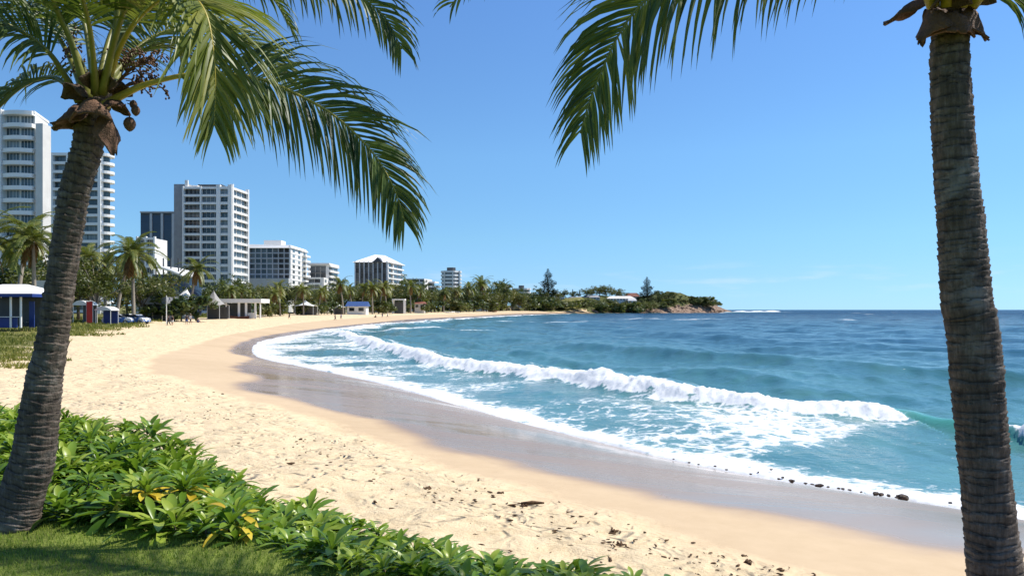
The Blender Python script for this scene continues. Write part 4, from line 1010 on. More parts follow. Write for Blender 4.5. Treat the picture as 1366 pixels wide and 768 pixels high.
tp = [(a[0]-1,390,zt+2.2),(b[0]+.2,390,zt+1.6),(c_[0]+.2,420,zt+1.6),(a[0]-1,420,zt+2.2)]
mb.add([(x-o0.x,y-o0.y,z-o0.z) for x, y, z in ev+tp], [(3,2,1,0),(4,5,6,7),(0,1,5,4),(1,2,6,5),(2,3,7,6),(3,0,4,7)]); mb.build('roof', M['white2'], B)
part_prism(B, 'roof_plant_room', rect(352,375,400,8), zt+2.7, zat(320.5,400), 'white')
part_prism(B, 'podium', rect(318,385,384,5.5), 2.4, zat(371,384), 'lgrey')
# white framed block behind
Y = 430; a, b, c_ = xy(411,Y), xy(438.5,Y), xy(450.5,452); zt = zat(353,Y)
B = bld('apartment_block', 'white framed block with dark centre standing right of the broad hotel', [a, b, c_, (a[0],452)], 2.4, zt, 'white')
facade(B, (a[0]+1.2,Y), (b[0]-1.6,Y), zt-1-4*3.6, 4, 3.6, 3, .95, .9, 'glass', (.4,.3,'dgrey'), 0, None, False, bandname='floor_band', zoff=0)
facade(B, b, c_, zt-.8-6*3.1, 6, 3.1, 2, .9, .6, 'glass', (1.0,1.2,'white2'), 0, None, False)
part_prism(B, 'roof_slab', [(a[0]-.6,Y-1.4),(b[0]+.6,Y-1.4),(c_[0]+.8,452.5),(a[0]-.6,452.5)], zt+.01, zt+.9, 'white')
Y = 418; a, b, c_ = xy(404,Y), xy(432,Y), xy(441,436); zt = zat(370,Y)
B = bld('apartment_block', 'low white stepped block in front of the white framed one', [a, b, c_, (a[0],436)], 2.4, zt, 'white')
facade(B, a, (b[0]-2,Y), zt-.6-3*3.3, 3, 3.3, 3, .94, .62, 'glass', (.8,.9,'white2'), 0, None, False)
facade(B, b, c_, zt-.6-3*3.3, 3, 3.3, 2, .5, .5, 'tglass', None, 0, None, False)
# hip roofed hotel
Y = 450; a, b, c_ = xy(474,Y), xy(516,Y), xy(536.5,482); zt = zat(350,Y)
B = bld('hotel_block', 'hotel under a white hipped roof with shaded glass front, rising above the palms', [a, b, c_, (a[0],482)], 2.6, zt, 'grey')
facade(B, a, b, zt-9*3.2, 9, 3.2, 7, .84, .88, 'glass', (.25,.25,'dgrey'), 0, (.7,.8,'lgrey',range(0,8)), False, bandname='floor_band', zoff=0)
facade(B, b, c_, zt-9*3.2, 9, 3.2, 3, .8, .62, 'tglass', (1.2,.9,'white2'), .3, (1.3,.9,'white2',(0,1)), False)
mb = MB(); o0 = B.location; ez, rz_ = zt+.05, zat(340,466)
ev = [(a[0]-1.6,448.4),(b[0]+1.6,448.4),(c_[0]+2,484),(a[0]-1.6,484)]; r0, r1 = xy(500,464), xy(513,470)
mb.add([(x-o0.x,y-o0.y,ez-o0.z) for x, y in ev]+[(r0[0]-o0.x,r0[1]-o0.y,rz_-o0.z),(r1[0]-o0.x,r1[1]-o0.y,rz_-o0.z)], [(3,2,1,0),(0,1,5,4),(1,2,5),(2,3,4,5),(3,0,4)]); mb.build('roof', M['white2'], B)
e0, e1 = xy(497,449.3), xy(511,449.3); mb = MB(); mb.add([(e0[0]-o0.x,448.2-o0.y,ez-o0.z+.02),(e1[0]-o0.x,448.2-o0.y,ez-o0.z+.02),((e0[0]+e1[0])/2-o0.x,448.2-o0.y,ez-o0.z+3.0),(e0[0]-o0.x,458-o0.y,ez-o0.z+.02),(e1[0]-o0.x,458-o0.y,ez-o0.z+.02),((e0[0]+e1[0])/2-o0.x,458-o0.y,ez-o0.z+3.2)], [(0,1,2),(5,4,3),(1,4,5,2),(3,0,2,5)]); mb.build('dormer', M['dgrey'], B)
# stepped terrace block
Y = 560; a, b, c_ = xy(540,Y), xy(566,Y), xy(576.5,586); zt = zat(371.5,Y)
B = bld('apartment_block', 'white block with small square windows and stepped terraces, between two round topped trees', [a, b, c_, (a[0],586)], 2.6, zt, 'white')
facade(B, a, b, zt-.5-7*2.9, 7, 2.9, 4, .8, .6, 'glass', None, 0, None, False)
facade(B, b, c_, zt-.8-7*2.9, 7, 2.9, 2, .3, .42, 'glass', None, 0, None, False)
for i, (p1, yt) in enumerate(((580,375),(583,381),(586.5,387),(589,392))):
    e0 = xy(572,572+i*.3); e1 = xy(p1,574+i*.3); part_prism(B, 'terrace', [e0, e1, (e1[0]+2,585+i*.3), (e0[0],585+i*.3)], zat(yt,572)-1.2, zat(yt,572), 'white2')
    part_prism(B, 'terrace_room', [(e0[0],574),(e1[0]-2.2,574),(e1[0]-1.5,584),(e0[0],584)], zat(yt,572)-3.4, zat(yt,572)-1.21, 'dgrey')
# round towers : stacked bands
def ring_tower(label, px, Y, r, ytop, n, fh, seg, cap, bandh=.5):
    x, y = xy(px, Y); zt = zat(ytop, Y); g = T1(x, y)-1
    pol = lambda q: [(x+q*math.cos(t), y+q*math.sin(t)) for t in np.linspace(0, 2*math.pi, seg+1)[:-1]+math.pi/seg]
    B = bld('round_apartment_tower', label, pol(r*.9), g, zt-.3, 'glass')
    o0 = B.location; pr = None; mb = MB(); mb.prism([(p[0]-o0.x, p[1]-o0.y) for p in pol(r)], 0, fh*bandh)
    for i in range(n):
        loc = (0,0,zt-fh*i-fh*bandh-o0.z)
        if pr is None: pr = mb.build('balcony', M['white2'], B, False, loc)
        else: linked('balcony', pr, B, loc)
    for t in (-2.2,-1.35,-.6): 
        q = (x+r*.97*math.cos(t), y+r*.97*math.sin(t)); part_prism(B, 'pilaster', [(q[0]-.5,q[1]-.5),(q[0]+.5,q[1]-.5),(q[0]+.5,q[1]+.5),(q[0]-.5,q[1]+.5)], zt-fh*n, zt+.02, 'white')
    part_prism(B, 'roof_plant_room', pol(r*cap), zt-.29, zt+3.2, 'dgrey')
    return B
ring_tower('many sided tower of white bands with a dark cap, far along the beach', 602, 700, 10.2, 361.5, 8, 3.4, 8, .42)
ring_tower('small round banded white building beside the tall pine', 695.5, 850, 10.8, 384.5, 5, 3.9, 16, .3)
def house(label, px0, px1, Y, ye, yr, wm, rm, dep=9, yb=None, hip=.3):
    a, b = xy(px0, Y), xy(px1, Y); g = min(T1(*a), T1(*b))-1
    if yb: g = min(g, zat(yb, Y))
    B = bld('house', label, rect(px0, px1, Y, dep), g, zat(ye, Y), wm, 'house'); o0 = B.location; w = (b[0]-a[0])/2+.7; d_ = dep/2+.7; h0 = zat(ye,Y)-o0.z+.01; h1 = zat(yr,Y)-o0.z
    mb = MB(); mb.add([(-w,-d_,h0),(w,-d_,h0),(w,d_,h0),(-w,d_,h0),(-w*(1-hip),0,h1),(w*(1-hip),0,h1)], [(3,2,1,0),(0,1,5,4),(1,2,5),(2,3,4,5),(3,0,4)]); mb.build('roof', M[rm], B)
    n = max(2, int((b[0]-a[0])/3.6)); facade(B, a, b, zat(ye,Y)-3.0, 1, 2.8, n, .55, .5, 'glass', None, 0, None, False)
    return B
house('white house with a pale peaked roof among the far trees', 635, 650, 650, 388, 382.5, 'white', 'white2')
house('white house right of the tallest pine', 742, 752, 880, 393, 391, 'white', 'lgrey')
house('long grey roofed house in the middle of the headland slope', 757, 778, 885, 398, 395.5, 'cream', 'grey')
house('grey roofed house stepping up behind the headland trees', 779, 800, 895, 396.5, 393.5, 'cream', 'grey')
house('long low white roofed house on the headland', 810, 847, 905, 398, 394.8, 'white', 'white2', 12)
house('red roofed house behind the long white one', 834, 853, 940, 395.5, 390.5, 'cream', 'rust')
house('small green grey roofed house right of the long white one', 838, 849, 895, 401, 397.5, 'white', 'lgrey', 7)
house('orange roofed low house by the white portal', 553, 566, 415, 405, 402, 'cream', 'rust', 8)
house('white house terrace just left of the tallest pine', 687, 716, 838, 402, 400.5, 'white', 'white2')
# ------------------------------------------------------------------ seafront huts, tents and vehicles
def post(mb, x, y, z0, z1, r=.06): mb.tube([(x,y,z0),(x,y,z1)], r, 8)
# blue hut at the left edge
Y = 79; g = zat(437,Y); x1 = xy(46,Y)[0]; W_ = 8.; cxh = x1-W_/2; B = tag(empty('beach_kiosk', (cxh, Y+3, g)), 'blue and white beach kiosk with a hipped white roof at the left edge', 'kiosk')
ze = zat(396,Y)-g; zf = zat(391.5,Y)-g; zp = zat(378,Y)-g
mb = MB(); h_ = W_/2; q = [(-h_,-3.4),(h_,-3.4),(h_,3.4),(-h_,3.4)]
mb.add([(*p,zf) for p in q]+[(-1.2,-.3,zp),(1.2,-.3,zp),(1.2,.3,zp),(-1.2,.3,zp)], [(3,2,1,0),(4,5,6,7),(0,1,5,4),(1,2,6,5),(2,3,7,6),(3,0,4,7)]); mb.build('roof', M['canvas'], B)
mb = MB()
for sx, sy, lx, ly in ((0,-3.42,W_+.1,.06),(0,3.42,W_+.1,.06),(h_+.02,0,.06,6.8),(-h_-.02,0,.06,6.8)): mb.box((sx,sy,(ze+zf)/2), (lx,ly,zf-ze))
mb.build('fascia', M['navy'], B)
for px in (13.5,27,-14,-40):
    x = xy(px,Y)[0]-cxh; mb = MB(); post(mb, x, -2.9, 0, ze+.1, .11); mb.build('post', M['white2'], B)
for x in (h_-.4,-h_+.4):
    mb = MB(); post(mb, x, 2.9, 0, ze+.1, .11); mb.build('post', M['white2'], B)
x = xy(24,Y)[0]-cxh; mb = MB(); mb.box((-h_/2+x/2-.2,-2.75,.55), (h_+x-.1,.12,1.1)); mb.build('counter', M['navy'], B)
mb = MB(); mb.box((-h_/2+x/2-.2,-2.8,1.14), (h_+x+.1,.5,.06)); mb.build('counter_top', M['white2'], B)
mb = MB(); mb.box((xy(24.5,Y)[0]-cxh+.15,-1.,1.4), (.55,.1,2.8)); mb.build('door', M['navy'], B)
mb = MB(); mb.box((-.8,2.7,ze/2), (W_-1.6,.1,ze)); mb.build('back_wall', M['dgrey'], B)
# bicycles beside it
def bicycle(loc, rz, label):
    B = tag(empty('bicycle', loc, rz), label, 'bicycle'); wh = None
    for x in (-.52,.52):
        if wh is None:
            mb = MB(); mb.tube([(.33*math.cos(t),0,.33*math.sin(t)) for t in np.linspace(0,2*math.pi,19)], .022, 6); wh = mb.build('wheel', M['rubber'], B, True, (x,0,.34))
            mb = MB(); 
            for t in np.linspace(0, math.pi, 7)[:-1]: mb.tube([(.32*math.cos(t),0,.32*math.sin(t)),(-.32*math.cos(t),0,-.32*math.sin(t))], .004, 3)
            sp = mb.build('spokes', M['steel'], wh)
        else:
            w2 = linked('wheel', wh, B, (x,0,.34)); linked('spokes', sp, w2, (0,0,0))
    mb = MB()
    for p, q in (((-.52,0,.34),(-.05,0,.32)),((-.52,0,.34),(-.18,0,.78)),((-.05,0,.32),(-.2,0,.86)),((-.05,0,.32),(.36,0,.76)),((-.18,0,.78),(.34,0,.82)),((.52,0,.34),(.33,0,.95))): mb.tube([p,q], .02, 6)
    mb.build('frame', M['dcloth'], B)
    mb = MB(); mb.tube([(-.34,0,.9),(-.2,0,.91),(-.06,0,.89)], [.07,.06,.025], 8); mb.build('saddle', M['rubber'], B)
    mb = MB(); mb.tube([(.22,-.28,1.),(.33,-.1,.98),(.33,.1,.98),(.22,.28,1.)], .016, 6); mb.build('handlebar', M['steel'], B)
g = gpos(33,84); bicycle(g, .3, 'dark bicycle parked nearest the blue kiosk'); g = gpos(41,86); bicycle(g, -.4, 'dark bicycle leaning right of the other, by the big palm trunk')
# small white service block behind the trunk
B = bld('service_block', 'small pale service block behind the leaning palm trunk', rect(46,62,118,4), 2., zat(374,118), 'cream'); facade(B, xy(46,118), xy(62,118), 2.6, 1, 3, 1, .4, .6, 'dgrey', None, 0, None, False)
def canopy(name, label, cat, px0, px1, Y, ye, yt, mat, dep=3, drape=None):
    a, b = xy(px0,Y), xy(px1,Y); cx_ = (a[0]+b[0])/2; g = T1(cx_, Y); B = tag(empty(name, (cx_, Y+dep/2, g)), label, cat)
    w = (b[0]-a[0])/2; z0_, z1_ = zat(ye,Y)-g, zat(yt,Y)-g; m = 10
    mb = MB(); vs = []; 
    for j, yy in enumerate((-dep/2, dep/2)):
        for i in range(m+1): vs.append((-w+2*w*i/m, yy, z0_+(z1_-z0_)*math.sin(math.pi*i/m)**.8))
        for i in range(m+1): vs.append((-w+2*w*i/m, yy, z0_-.12))
    n2 = m+1; fs = []
    for i in range(m):
        fs += [(i, i+1, 2*n2+i+1, 2*n2+i), (n2+i+1, n2+i, 3*n2+i, 3*n2+i+1), (n2+i, n2+i+1, i+1, i), (2*n2+i, 2*n2+i+1, 3*n2+i+1, 3*n2+i)]
    fs += [(0, n2, 3*n2, 2*n2), (n2-1, 3*n2-1, 4*n2-1, 2*n2-1)]
    mb.add(vs, fs); mb.build('canopy', M[mat], B)
    for sx in (-1,1):
        for sy in (-1,1):
            mb = MB(); post(mb, sx*(w-.12), sy*(dep/2-.12), 0, z0_, .05); mb.build('post', M['white2'], B)
    if drape:
        mb = MB(); mb.box((0, dep/2-.2, z0_*.5), (2*w-.3, .05, z0_-.15)); mb.build('back_panel', M[drape], B)
    return B, g, w, z0_
canopy('market_canopy', 'white topped market canopy left of the red panel', 'canopy', 96, 117, 118, 406, 400.5, 'canvas', 3, 'dgrey')
canopy('market_canopy', 'white topped canopy with dark navy back right of the red panel', 'canopy', 126, 148, 118, 413, 408.5, 'canvas', 2.5, 'navy')
B = tag(empty('banner_panel', gpos(119.5,117)), 'tall bright red panel standing between two white canopies', 'panel')
h_ = zat(402,117)-B.location.z; mb = MB(); mb.box((0,0,h_/2+.1), (.95,.08,h_-.2)); mb.build('panel', M['red'], B)
for x in (-.5,.5): mb = MB(); post(mb, x, 0, 0, h_+.05, .04); mb.build('post', M['steel'], B)
k = NT('blue_white_car_paint'); v = k.coord(); 
M['carpaint'] = k.done(k.bsdf(k.mix(k.rng(k.noise(v, 1.5, 2, .5, 1.), .52, .55), (.75,.76,.77), (.03,.13,.42)), .25, None, .6))
def car(loc, rz, label, paint):
    B = tag(empty('parked_car', loc, rz), label, 'car', None)
    prof = [(-2.05,.35),(-2.1,.75),(-1.95,1.0),(-1.0,1.08),(-.9,1.1),(1.05,1.06),(1.9,.9),(2.08,.7),(2.05,.35)]
    def ext(pr, w, name, mat, sh=.0):
        mb = MB(); n = len(pr); vs = [(x,-w,z) for x,z in pr]+[(x,w,z) for x,z in pr]
        fs = [(i,(i+1)%n,n+(i+1)%n,n+i) for i in range(n)]+[tuple(range(n)), tuple(range(2*n-1,n-1,-1))]; mb.add(vs, fs); o = mb.build(name, mat, B)
        bv = o.modifiers.new('bevel', 'BEVEL'); bv.width = .07; bv.segments = 3; return o
    ext(prof, .86, 'body', paint); ext([(-1.9,1.03),(-1.45,1.48),(.35,1.5),(1.1,1.05)], .74, 'window', M['glass']); ext([(-1.5,1.46),(-1.3,1.53),(.2,1.55),(.42,1.47)], .72, 'roof', paint)
    for x in (-1.3,1.3):
        for s_ in (-1,1):
            mb = MB(); mb.tube([(0,-.11,0),(0,.11,0)], .33, 16); wl = mb.build('wheel', M['rubber'], B, False, (x,s_*.8,.33)); mb = MB(); mb.tube([(0,s_*.115,0),(0,s_*.12,0)], .2, 12); mb.build('rim', M['steel'], wl)
    for s_ in (-1,1): mb = MB(); mb.box((2.06,s_*.6,.78), (.06,.34,.14)); mb.build('headlight', M['steel'], B)
car(gpos(157,122), .25, 'white car with blue patches parked behind the dune grass, left of the pale palm stem', M['carpaint'])
car(gpos(183,126), -.35, 'blue and white patterned car parked right of the pale palm stem', M['carpaint'])
car(gpos(171,130), .1, 'white car parked between two blue patterned ones', M['white2'])
# flag pole
g = gpos(222,132); B = tag(empty('flagpole', g), 'thin white flagpole standing on the sand with a narrow white flag', 'flagpole')
h_ = zat(394,132)-g.z; mb = MB(); mb.tube([(0,0,-.3),(0,0,h_*.5),(0,0,h_)], [.09,.08,.05], 8); mb.build('pole', M['white2'], B)
mb = MB(); mb.add([(.05,0,h_-.1),(.3,.06,h_-.6),(.22,-.05,h_-1.5),(.05,0,h_-1.6)], [(0,1,2,3)]); o = mb.build('flag', M['canvas'], B); o.modifiers.new('t','SOLIDIFY').thickness = .01
# grey kiosk
Y = 150; a, b = xy(189,Y), xy(223,Y); g = T1((a[0]+b[0])/2,Y)
B = bld('beach_bar', 'dark open beach bar under a deep grey fascia left of the round bush', rect(191,221,Y+1.2,3.5), g-.2, zat(406,Y), 'dgrey'); o0 = B.location
part_prism(B, 'roof', rect(188.5,223,Y,6), zat(405.5,Y), zat(396,Y), 'grey')
for px in (196,203.5,216,222): 
    x = xy(px,Y+.4)[0]; mb = MB(); post(mb, x-o0.x, Y+.4-o0.y, 0, zat(405,Y)-o0.z, .12); mb.build('post', M['pbark'], B)
part_prism(B, 'roof_box', rect(206.5,209,Y+2,2), zat(396,Y)+.01, zat(388,Y), 'white2')
e0, e1 = xy(192,Y+2), xy(204,Y+2); mb = MB(); zz = zat(396,Y)+.01-o0.z
mb.add([(e0[0]-o0.x,Y+2-o0.y,zz),(e1[0]-o0.x,Y+2-o0.y,zz),(e1[0]-o0.x,Y+2-o0.y,zz+1.1),(e0[0]-o0.x,Y+4-o0.y,zz),(e1[0]-o0.x,Y+4-o0.y,zz),(e1[0]-o0.x,Y+4-o0.y,zz+1.1)], [(0,1,2),(5,4,3),(1,4,5,2),(0,2,5,3),(0,3,4,1)]); mb.build('skylight', M['white2'], B)
# curved roof hall
Y = 200; B = bld('glass_hall', 'dark glass hall under a thin white curved roof below the navy office', rect(203,244,Y,12), 2.2, zat(366,Y), 'nglass'); o0 = B.location
mb = MB(); m = 14; e0, e1 = xy(198,Y-2)[0]-o0.x, xy(243,Y-2)[0]-o0.x; vs = []
for yy in (Y-2-o0.y, Y+12-o0.y):
    for t in range(m+1):
        f = t/m; z = zat(353+12*f**1.6+2*abs(f-.3),Y)-o0.z; vs += [(e0+(e1-e0)*f, yy, z), (e0+(e1-e0)*f, yy, z-.7)]
n2 = 2*(m+1); fs = []
for t in range(m):
    i = 2*t; fs += [(i+1,i+3,i+2,i), (i,i+2,n2+i+2,n2+i), (i+1,n2+i+1,n2+i+3,i+3)]
fs += [(0,n2,n2+1,1),(n2-2,n2-1,2*n2-1,2*n2-2)]
mb.add(vs, fs); mb.build('roof', M['white2'], B, True)
for px in (208,218,228,238): 
    x = xy(px,Y-.1)[0]-o0.x; mb = MB(); mb.box((x, Y-.1-o0.y, 8), (.25,.3,15.5)); mb.build('mullion', M['dgrey'], B)
# white tent with an arched blue window
def peak_tent(name, label, px0, px1, pxp, Y, ye, yp, mat, dep, legs=True, wall=None, cat='tent'):
    a, b, p = xy(px0,Y)[0], xy(px1,Y)[0], xy(pxp,Y)[0]; g = T1((a+b)/2, Y); B = tag(empty(name, ((a+b)/2, Y+dep/2, g)), label, cat); cx_ = (a+b)/2
    ze, zp = zat(ye,Y)-g, zat(yp,Y)-g; mb = MB(); m = 9
    ring = []
    cs = [(a-cx_,-dep/2),(b-cx_,-dep/2),(b-cx_,dep/2),(a-cx_,dep/2)]
    vs = []; 
    for r_ in range(m+1):
        f = r_/m
        for c in range(4):
            for s_ in range(6):
                x0, y0 = cs[c]; x1_, y1_ = cs[(c+1)%4]; u = s_/6; bx_, by_ = x0+(x1_-x0)*u, y0+(y1_-y0)*u
                sag = .25*math.sin(math.pi*u)*(1-f)*ze*.35
                vs.append((bx_+(p-cx_-bx_)*f, by_*(1-f), ze+sag+(zp-ze)*f**1.9))
    for r_ in range(m):
        for i in range(24): vs_ = 0; mb.f.append((r_*24+i, r_*24+(i+1)%24, (r_+1)*24+(i+1)%24, (r_+1)*24+i)); mb.t.append(.5); mb.m.append(0)
    mb.v = [tuple(v) for v in vs]; o = mb.build('canopy', M[mat], B, True); o.modifiers.new('t','SOLIDIFY').thickness = .05
    for x, y in cs: 
        mb = MB(); post(mb, x*.97, y*.97, 0, ze, .08); mb.build('post', M['lgrey'], B)
    if wall: 
        mb = MB(); mb.box((0, dep/2-.4, ze*.45), ((b-a)*.9,.1,ze*.9)); mb.build('back_wall', M[wall], B)
    return B, cx_, g
B, cx_, g = peak_tent('sail_tent', 'white sail tent with a pale blue arched window behind the round bush', 226, 247, 241, 168, 399, 383, 'canvas', 6, wall='lgrey')
mb = MB(); x, z = xy(236,168)[0]-cx_, zat(393,168)-g; mb.add([(x+.55*math.cos(t)*1.2, -3.05, z-.6+1.6*max(0,math.sin(t))) for t in np.linspace(0, math.pi, 10)], [tuple(range(9,-1,-1))]); o = mb.build('window', M['tglass'], B); o.modifiers.new('t','SOLIDIFY').thickness = .08
peak_tent('sail_tent', 'grey peaked canopy with concave sides left of the white pavilion', 262, 293, 278, 172, 407, 386.5, 'gcanvas', 6, wall='dgrey')
peak_tent('sail_tent', 'white peaked tent with two posts under the far palms', 393, 418, 404, 262, 408, 400, 'canvas', 6, wall='dgrey')
peak_tent('sail_tent', 'small white pointed tent left of the blue roofed hut', 441, 458, 447, 300, 410, 402, 'canvas', 5, wall='dgrey')
house('blue roofed beach hut with a white gable end', 463, 488, 310, 408.5, 402, 'white', 'blue', 6, hip=.05)
# white pavilion
Y = 188; a, b = xy(287,Y), xy(349,Y); g = T1((a[0]+b[0])/2,Y)
B = tag(empty('pavilion', ((a[0]+b[0])/2, Y+3, g)), 'flat roofed white pavilion with white columns, right of the grey canopy', 'pavilion'); o0 = B.location; w = (b[0]-a[0])/2
mb = MB(); mb.prism([(-w,-2.2),(-w*.5,-3.2),(w,-3.4),(w,3.2),(-w,3.2)], zat(403.8,Y)-g, zat(398.5,Y)-g); mb.build('roof', M['white2'], B)
for px, wd in ((318,.45),(327.5,.45),(340,.4),(346.5,.25),(289,.2),(301,.2)):
    x = xy(px,Y)[0]-o0.x; mb = MB(); mb.box((x,-2.6,(zat(403.8,Y)-g)/2), (wd,.4,zat(403.8,Y)-g-.01)); mb.build('column', M['white2'], B)
mb = MB(); mb.box((-w*.35,2,(zat(404,Y)-g)/2-.05), (w*1.2,.2,zat(404,Y)-g-.1)); mb.build('back_wall', M['dgrey'], B)
mb = MB(); x = xy(333.5,Y)[0]-o0.x; mb.box((x,-1.6,.75), (2.,.3,1.4)); mb.build('counter', M['white2'], B)
# white portal
Y = 375; a, b = xy(523,Y), xy(540,Y); g = T1((a[0]+b[0])/2,Y); B = tag(empty('shelter', ((a[0]+b[0])/2,Y+2,g)), 'white square framed shelter below the hip roofed hotel', 'shelter'); w = (b[0]-a[0])/2; zt_ = zat(398.5,Y)-g
mb = MB(); mb.box((0,0,zt_-.35), (2*w,5,.7)); mb.build('roof', M['white2'], B)
for x, y in ((-w+.3,-2.2),(w-.4,-2.2),(-w+.3,2.2),(w-.4,2.2)): mb = MB(); mb.box((x,y,(zt_-.71)/2), (.6,.5,zt_-.71)); mb.build('column', M['white2'], B)
mb = MB(); mb.box((0,1.4,zt_*.4), (2*w-1.4,.2,zt_*.8)); mb.build('back_wall', M['dgrey'], B)
# boats
def boat(loc, rz, L, label, mat, cat='boat', rim='white2'):
    B = tag(empty('rowing_boat', loc, rz), label, cat); mb = MB(); m = 12; k_ = 9; vs = []
    for i in range(m+1):
        t = i/m; bw = L*.17*(math.sin(math.pi*min(1,(t*.86+.10)))**.7); sh = L*.11*(1+.45*(2*t-1)**2)
        for j in range(k_):
            a_ = -math.pi/2+math.pi*j/(k_-1); vs.append(((t-.5)*L, bw*math.sin(a_), sh-sh*math.cos(a_)**.6*1.0+.02))
    fs = [(i*k_+j, i*k_+j+1, (i+1)*k_+j+1, (i+1)*k_+j) for i in range(m) for j in range(k_-1)]
    mb.add(vs, fs); o = mb.build('hull', M[mat], B, True); o.modifiers.new('t','SOLIDIFY').thickness = .05
    for s_ in (0, k_-1):
        mb = MB(); mb.tube([vs[i*k_+s_] for i in range(m+1)], .05, 5); mb.build('gunwale', M[rim], B)
    for f in (.3,.55,.75):
        i = int(f*m); p, q = vs[i*k_], vs[i*k_+k_-1]; mb = MB(); mb.box((p[0],0,p[2]*.75), (.25,(q[1]-p[1])*.9,.05)); mb.build('seat', M['wood'], B)
p = hit(320,425); boat((p[0],p[1],T1(*p)-.05), .05, 4.6, 'brown wooden rowing boat resting on the sand in front of the white pavilion', 'wood', rim='wood')
p = hit(392,418.5); boat((p[0],p[1],T1(*p)), .6, 4.5, 'dark boat lying by the grass to the right of the brown boat', 'dgrey')
for i, (px, Y) in enumerate(((588,470),(594,480),(600,485))):
    p = gpos(px, Y); p.x += 5; p.z = T1(p.x, p.y); boat(p, .5+i*.8, 5.5, ['white dinghy drawn up under the far trees, leftmost of three','white dinghy in the middle of the three under the far trees','white dinghy under the far trees, rightmost of three'][i], 'white2')
p = gpos(652, 600); p.x += 3; p.z = T1(p.x, p.y); boat(p, .1, 7, 'rusty red boat lying far along the beach', 'rust', rim='rust')
# ------------------------------------------------------------------ people on the beach
def person(loc, rz, pose, top, legs, label, h=1.7):
    J = {'hip':(0,0,.92),'chest':(0,0,1.25),'neck':(0,0,1.44),'head':(0,.02,1.58),'crown':(0,.01,1.68)}
    if pose == 'walk': lf_, rf_ = [(-.1,0,.88),(-.1,.16,.5),(-.1,.22,.06),(-.1,.36,.03)], [(.1,0,.88),(.1,-.02,.48),(.1,-.28,.10),(.1,-.20,.03)]
    else: lf_, rf_ = [(-.1,0,.88),(-.12,.02,.48),(-.13,0,.07),(-.14,.15,.03)], [(.1,0,.88),(.12,.02,.48),(.13,0,.07),(.14,.15,.03)]
    la, ra = [(-.19,0,1.38),(-.26,-.04,1.1),(-.25,.08,.86),(-.24,.12,.77)], [(.19,0,1.38),(.26,.03,1.1),(.25,.16,.88),(.24,.2,.80)]
    if pose == 'sit':
        for k_ in J: x, y, z = J[k_]; J[k_] = (x, y-.05, z-.76)
        lf_ = [(-.1,0,.13),(-.14,.38,.42),(-.12,.62,.07),(-.12,.76,.04)]; rf_ = [(.1,0,.13),(.14,.36,.44),(.12,.6,.07),(.12,.74,.04)]
        la = [(-.19,-.05,.62),(-.26,-.05,.38),(-.2,.2,.34),(-.16,.3,.36)]; ra = [(.19,-.05,.62),(.27,-.1,.35),(.28,-.2,.1),(.28,-.26,.04)]
    vs = [J['hip'],J['chest'],J['neck'],J['head'],J['crown']]; rad = [.15,.165,.06,.105,.085]; ed = [(0,1),(1,2),(2,3),(3,4)]
    for ch, rr_, root_ in ((lf_,(.105,.065,.04,.035),0),(rf_,(.105,.065,.04,.035),0),(la,(.06,.045,.032,.03),1),(ra,(.06,.045,.032,.03),1)):
        b = len(vs); vs += ch; rad += rr_; ed.append((root_, b)); ed += [(b+i, b+i+1) for i in range(3)]
    me = bpy.data.meshes.new('person'); me.from_pydata(vs, ed, []); o = bpy.data.objects.new('person', me); col.objects.link(o)
    sk = o.modifiers.new('skin', 'SKIN'); sk.use_smooth_shade = True
    for i, s_ in enumerate(me.skin_vertices[0].data): s_.radius = (rad[i], rad[i]*.8 if i < 2 else rad[i])
    me.skin_vertices[0].data[0].use_root = True
    o.modifiers.new('sub', 'SUBSURF').levels = 1; me.materials.append(M['skin'])
    o.location = loc; o.rotation_euler = (0,0,rz); o.scale = (h/1.7,)*3; tag(o, label, 'person')
    H, C_, N_ = Vector(J['hip']), Vector(J['chest']), Vector(J['neck'])
    mb = MB(); mb.tube([H+Vector((0,0,-.04)), H+Vector((0,0,.12)), C_, N_-Vector((0,0,.06)), N_], [.175,.17,.195,.15,.07], 10)
    for ar in (la, ra): mb.tube([ar[0], (Vector(ar[0])+Vector(ar[1]))/2], [.085,.075], 8)
    mb.build('shirt', M[top], o, True)
    mb = MB(); mb.tube([H+Vector((0,0,-.1)), H+Vector((0,0,.05))], [.16,.172], 10)
    for lg in (lf_, rf_): mb.tube([lg[0], lg[1]] if legs[1] else [lg[0], lg[1], lg[2]], [.125,.095] if legs[1] else [.125,.085,.065], 8)
    mb.build('shorts' if legs[1] else 'trousers', M[legs[0]], o, True)
    hd = Vector(J['head']); mb = MB(); mb.tube([hd+Vector((0,-.03,-.06)), hd+Vector((0,-.04,.02)), hd+Vector((0,-.015,.09)), hd+Vector((0,0,.13))], [.08,.115,.112,.04], 10); mb.build('hair', M['hair'], o, True)
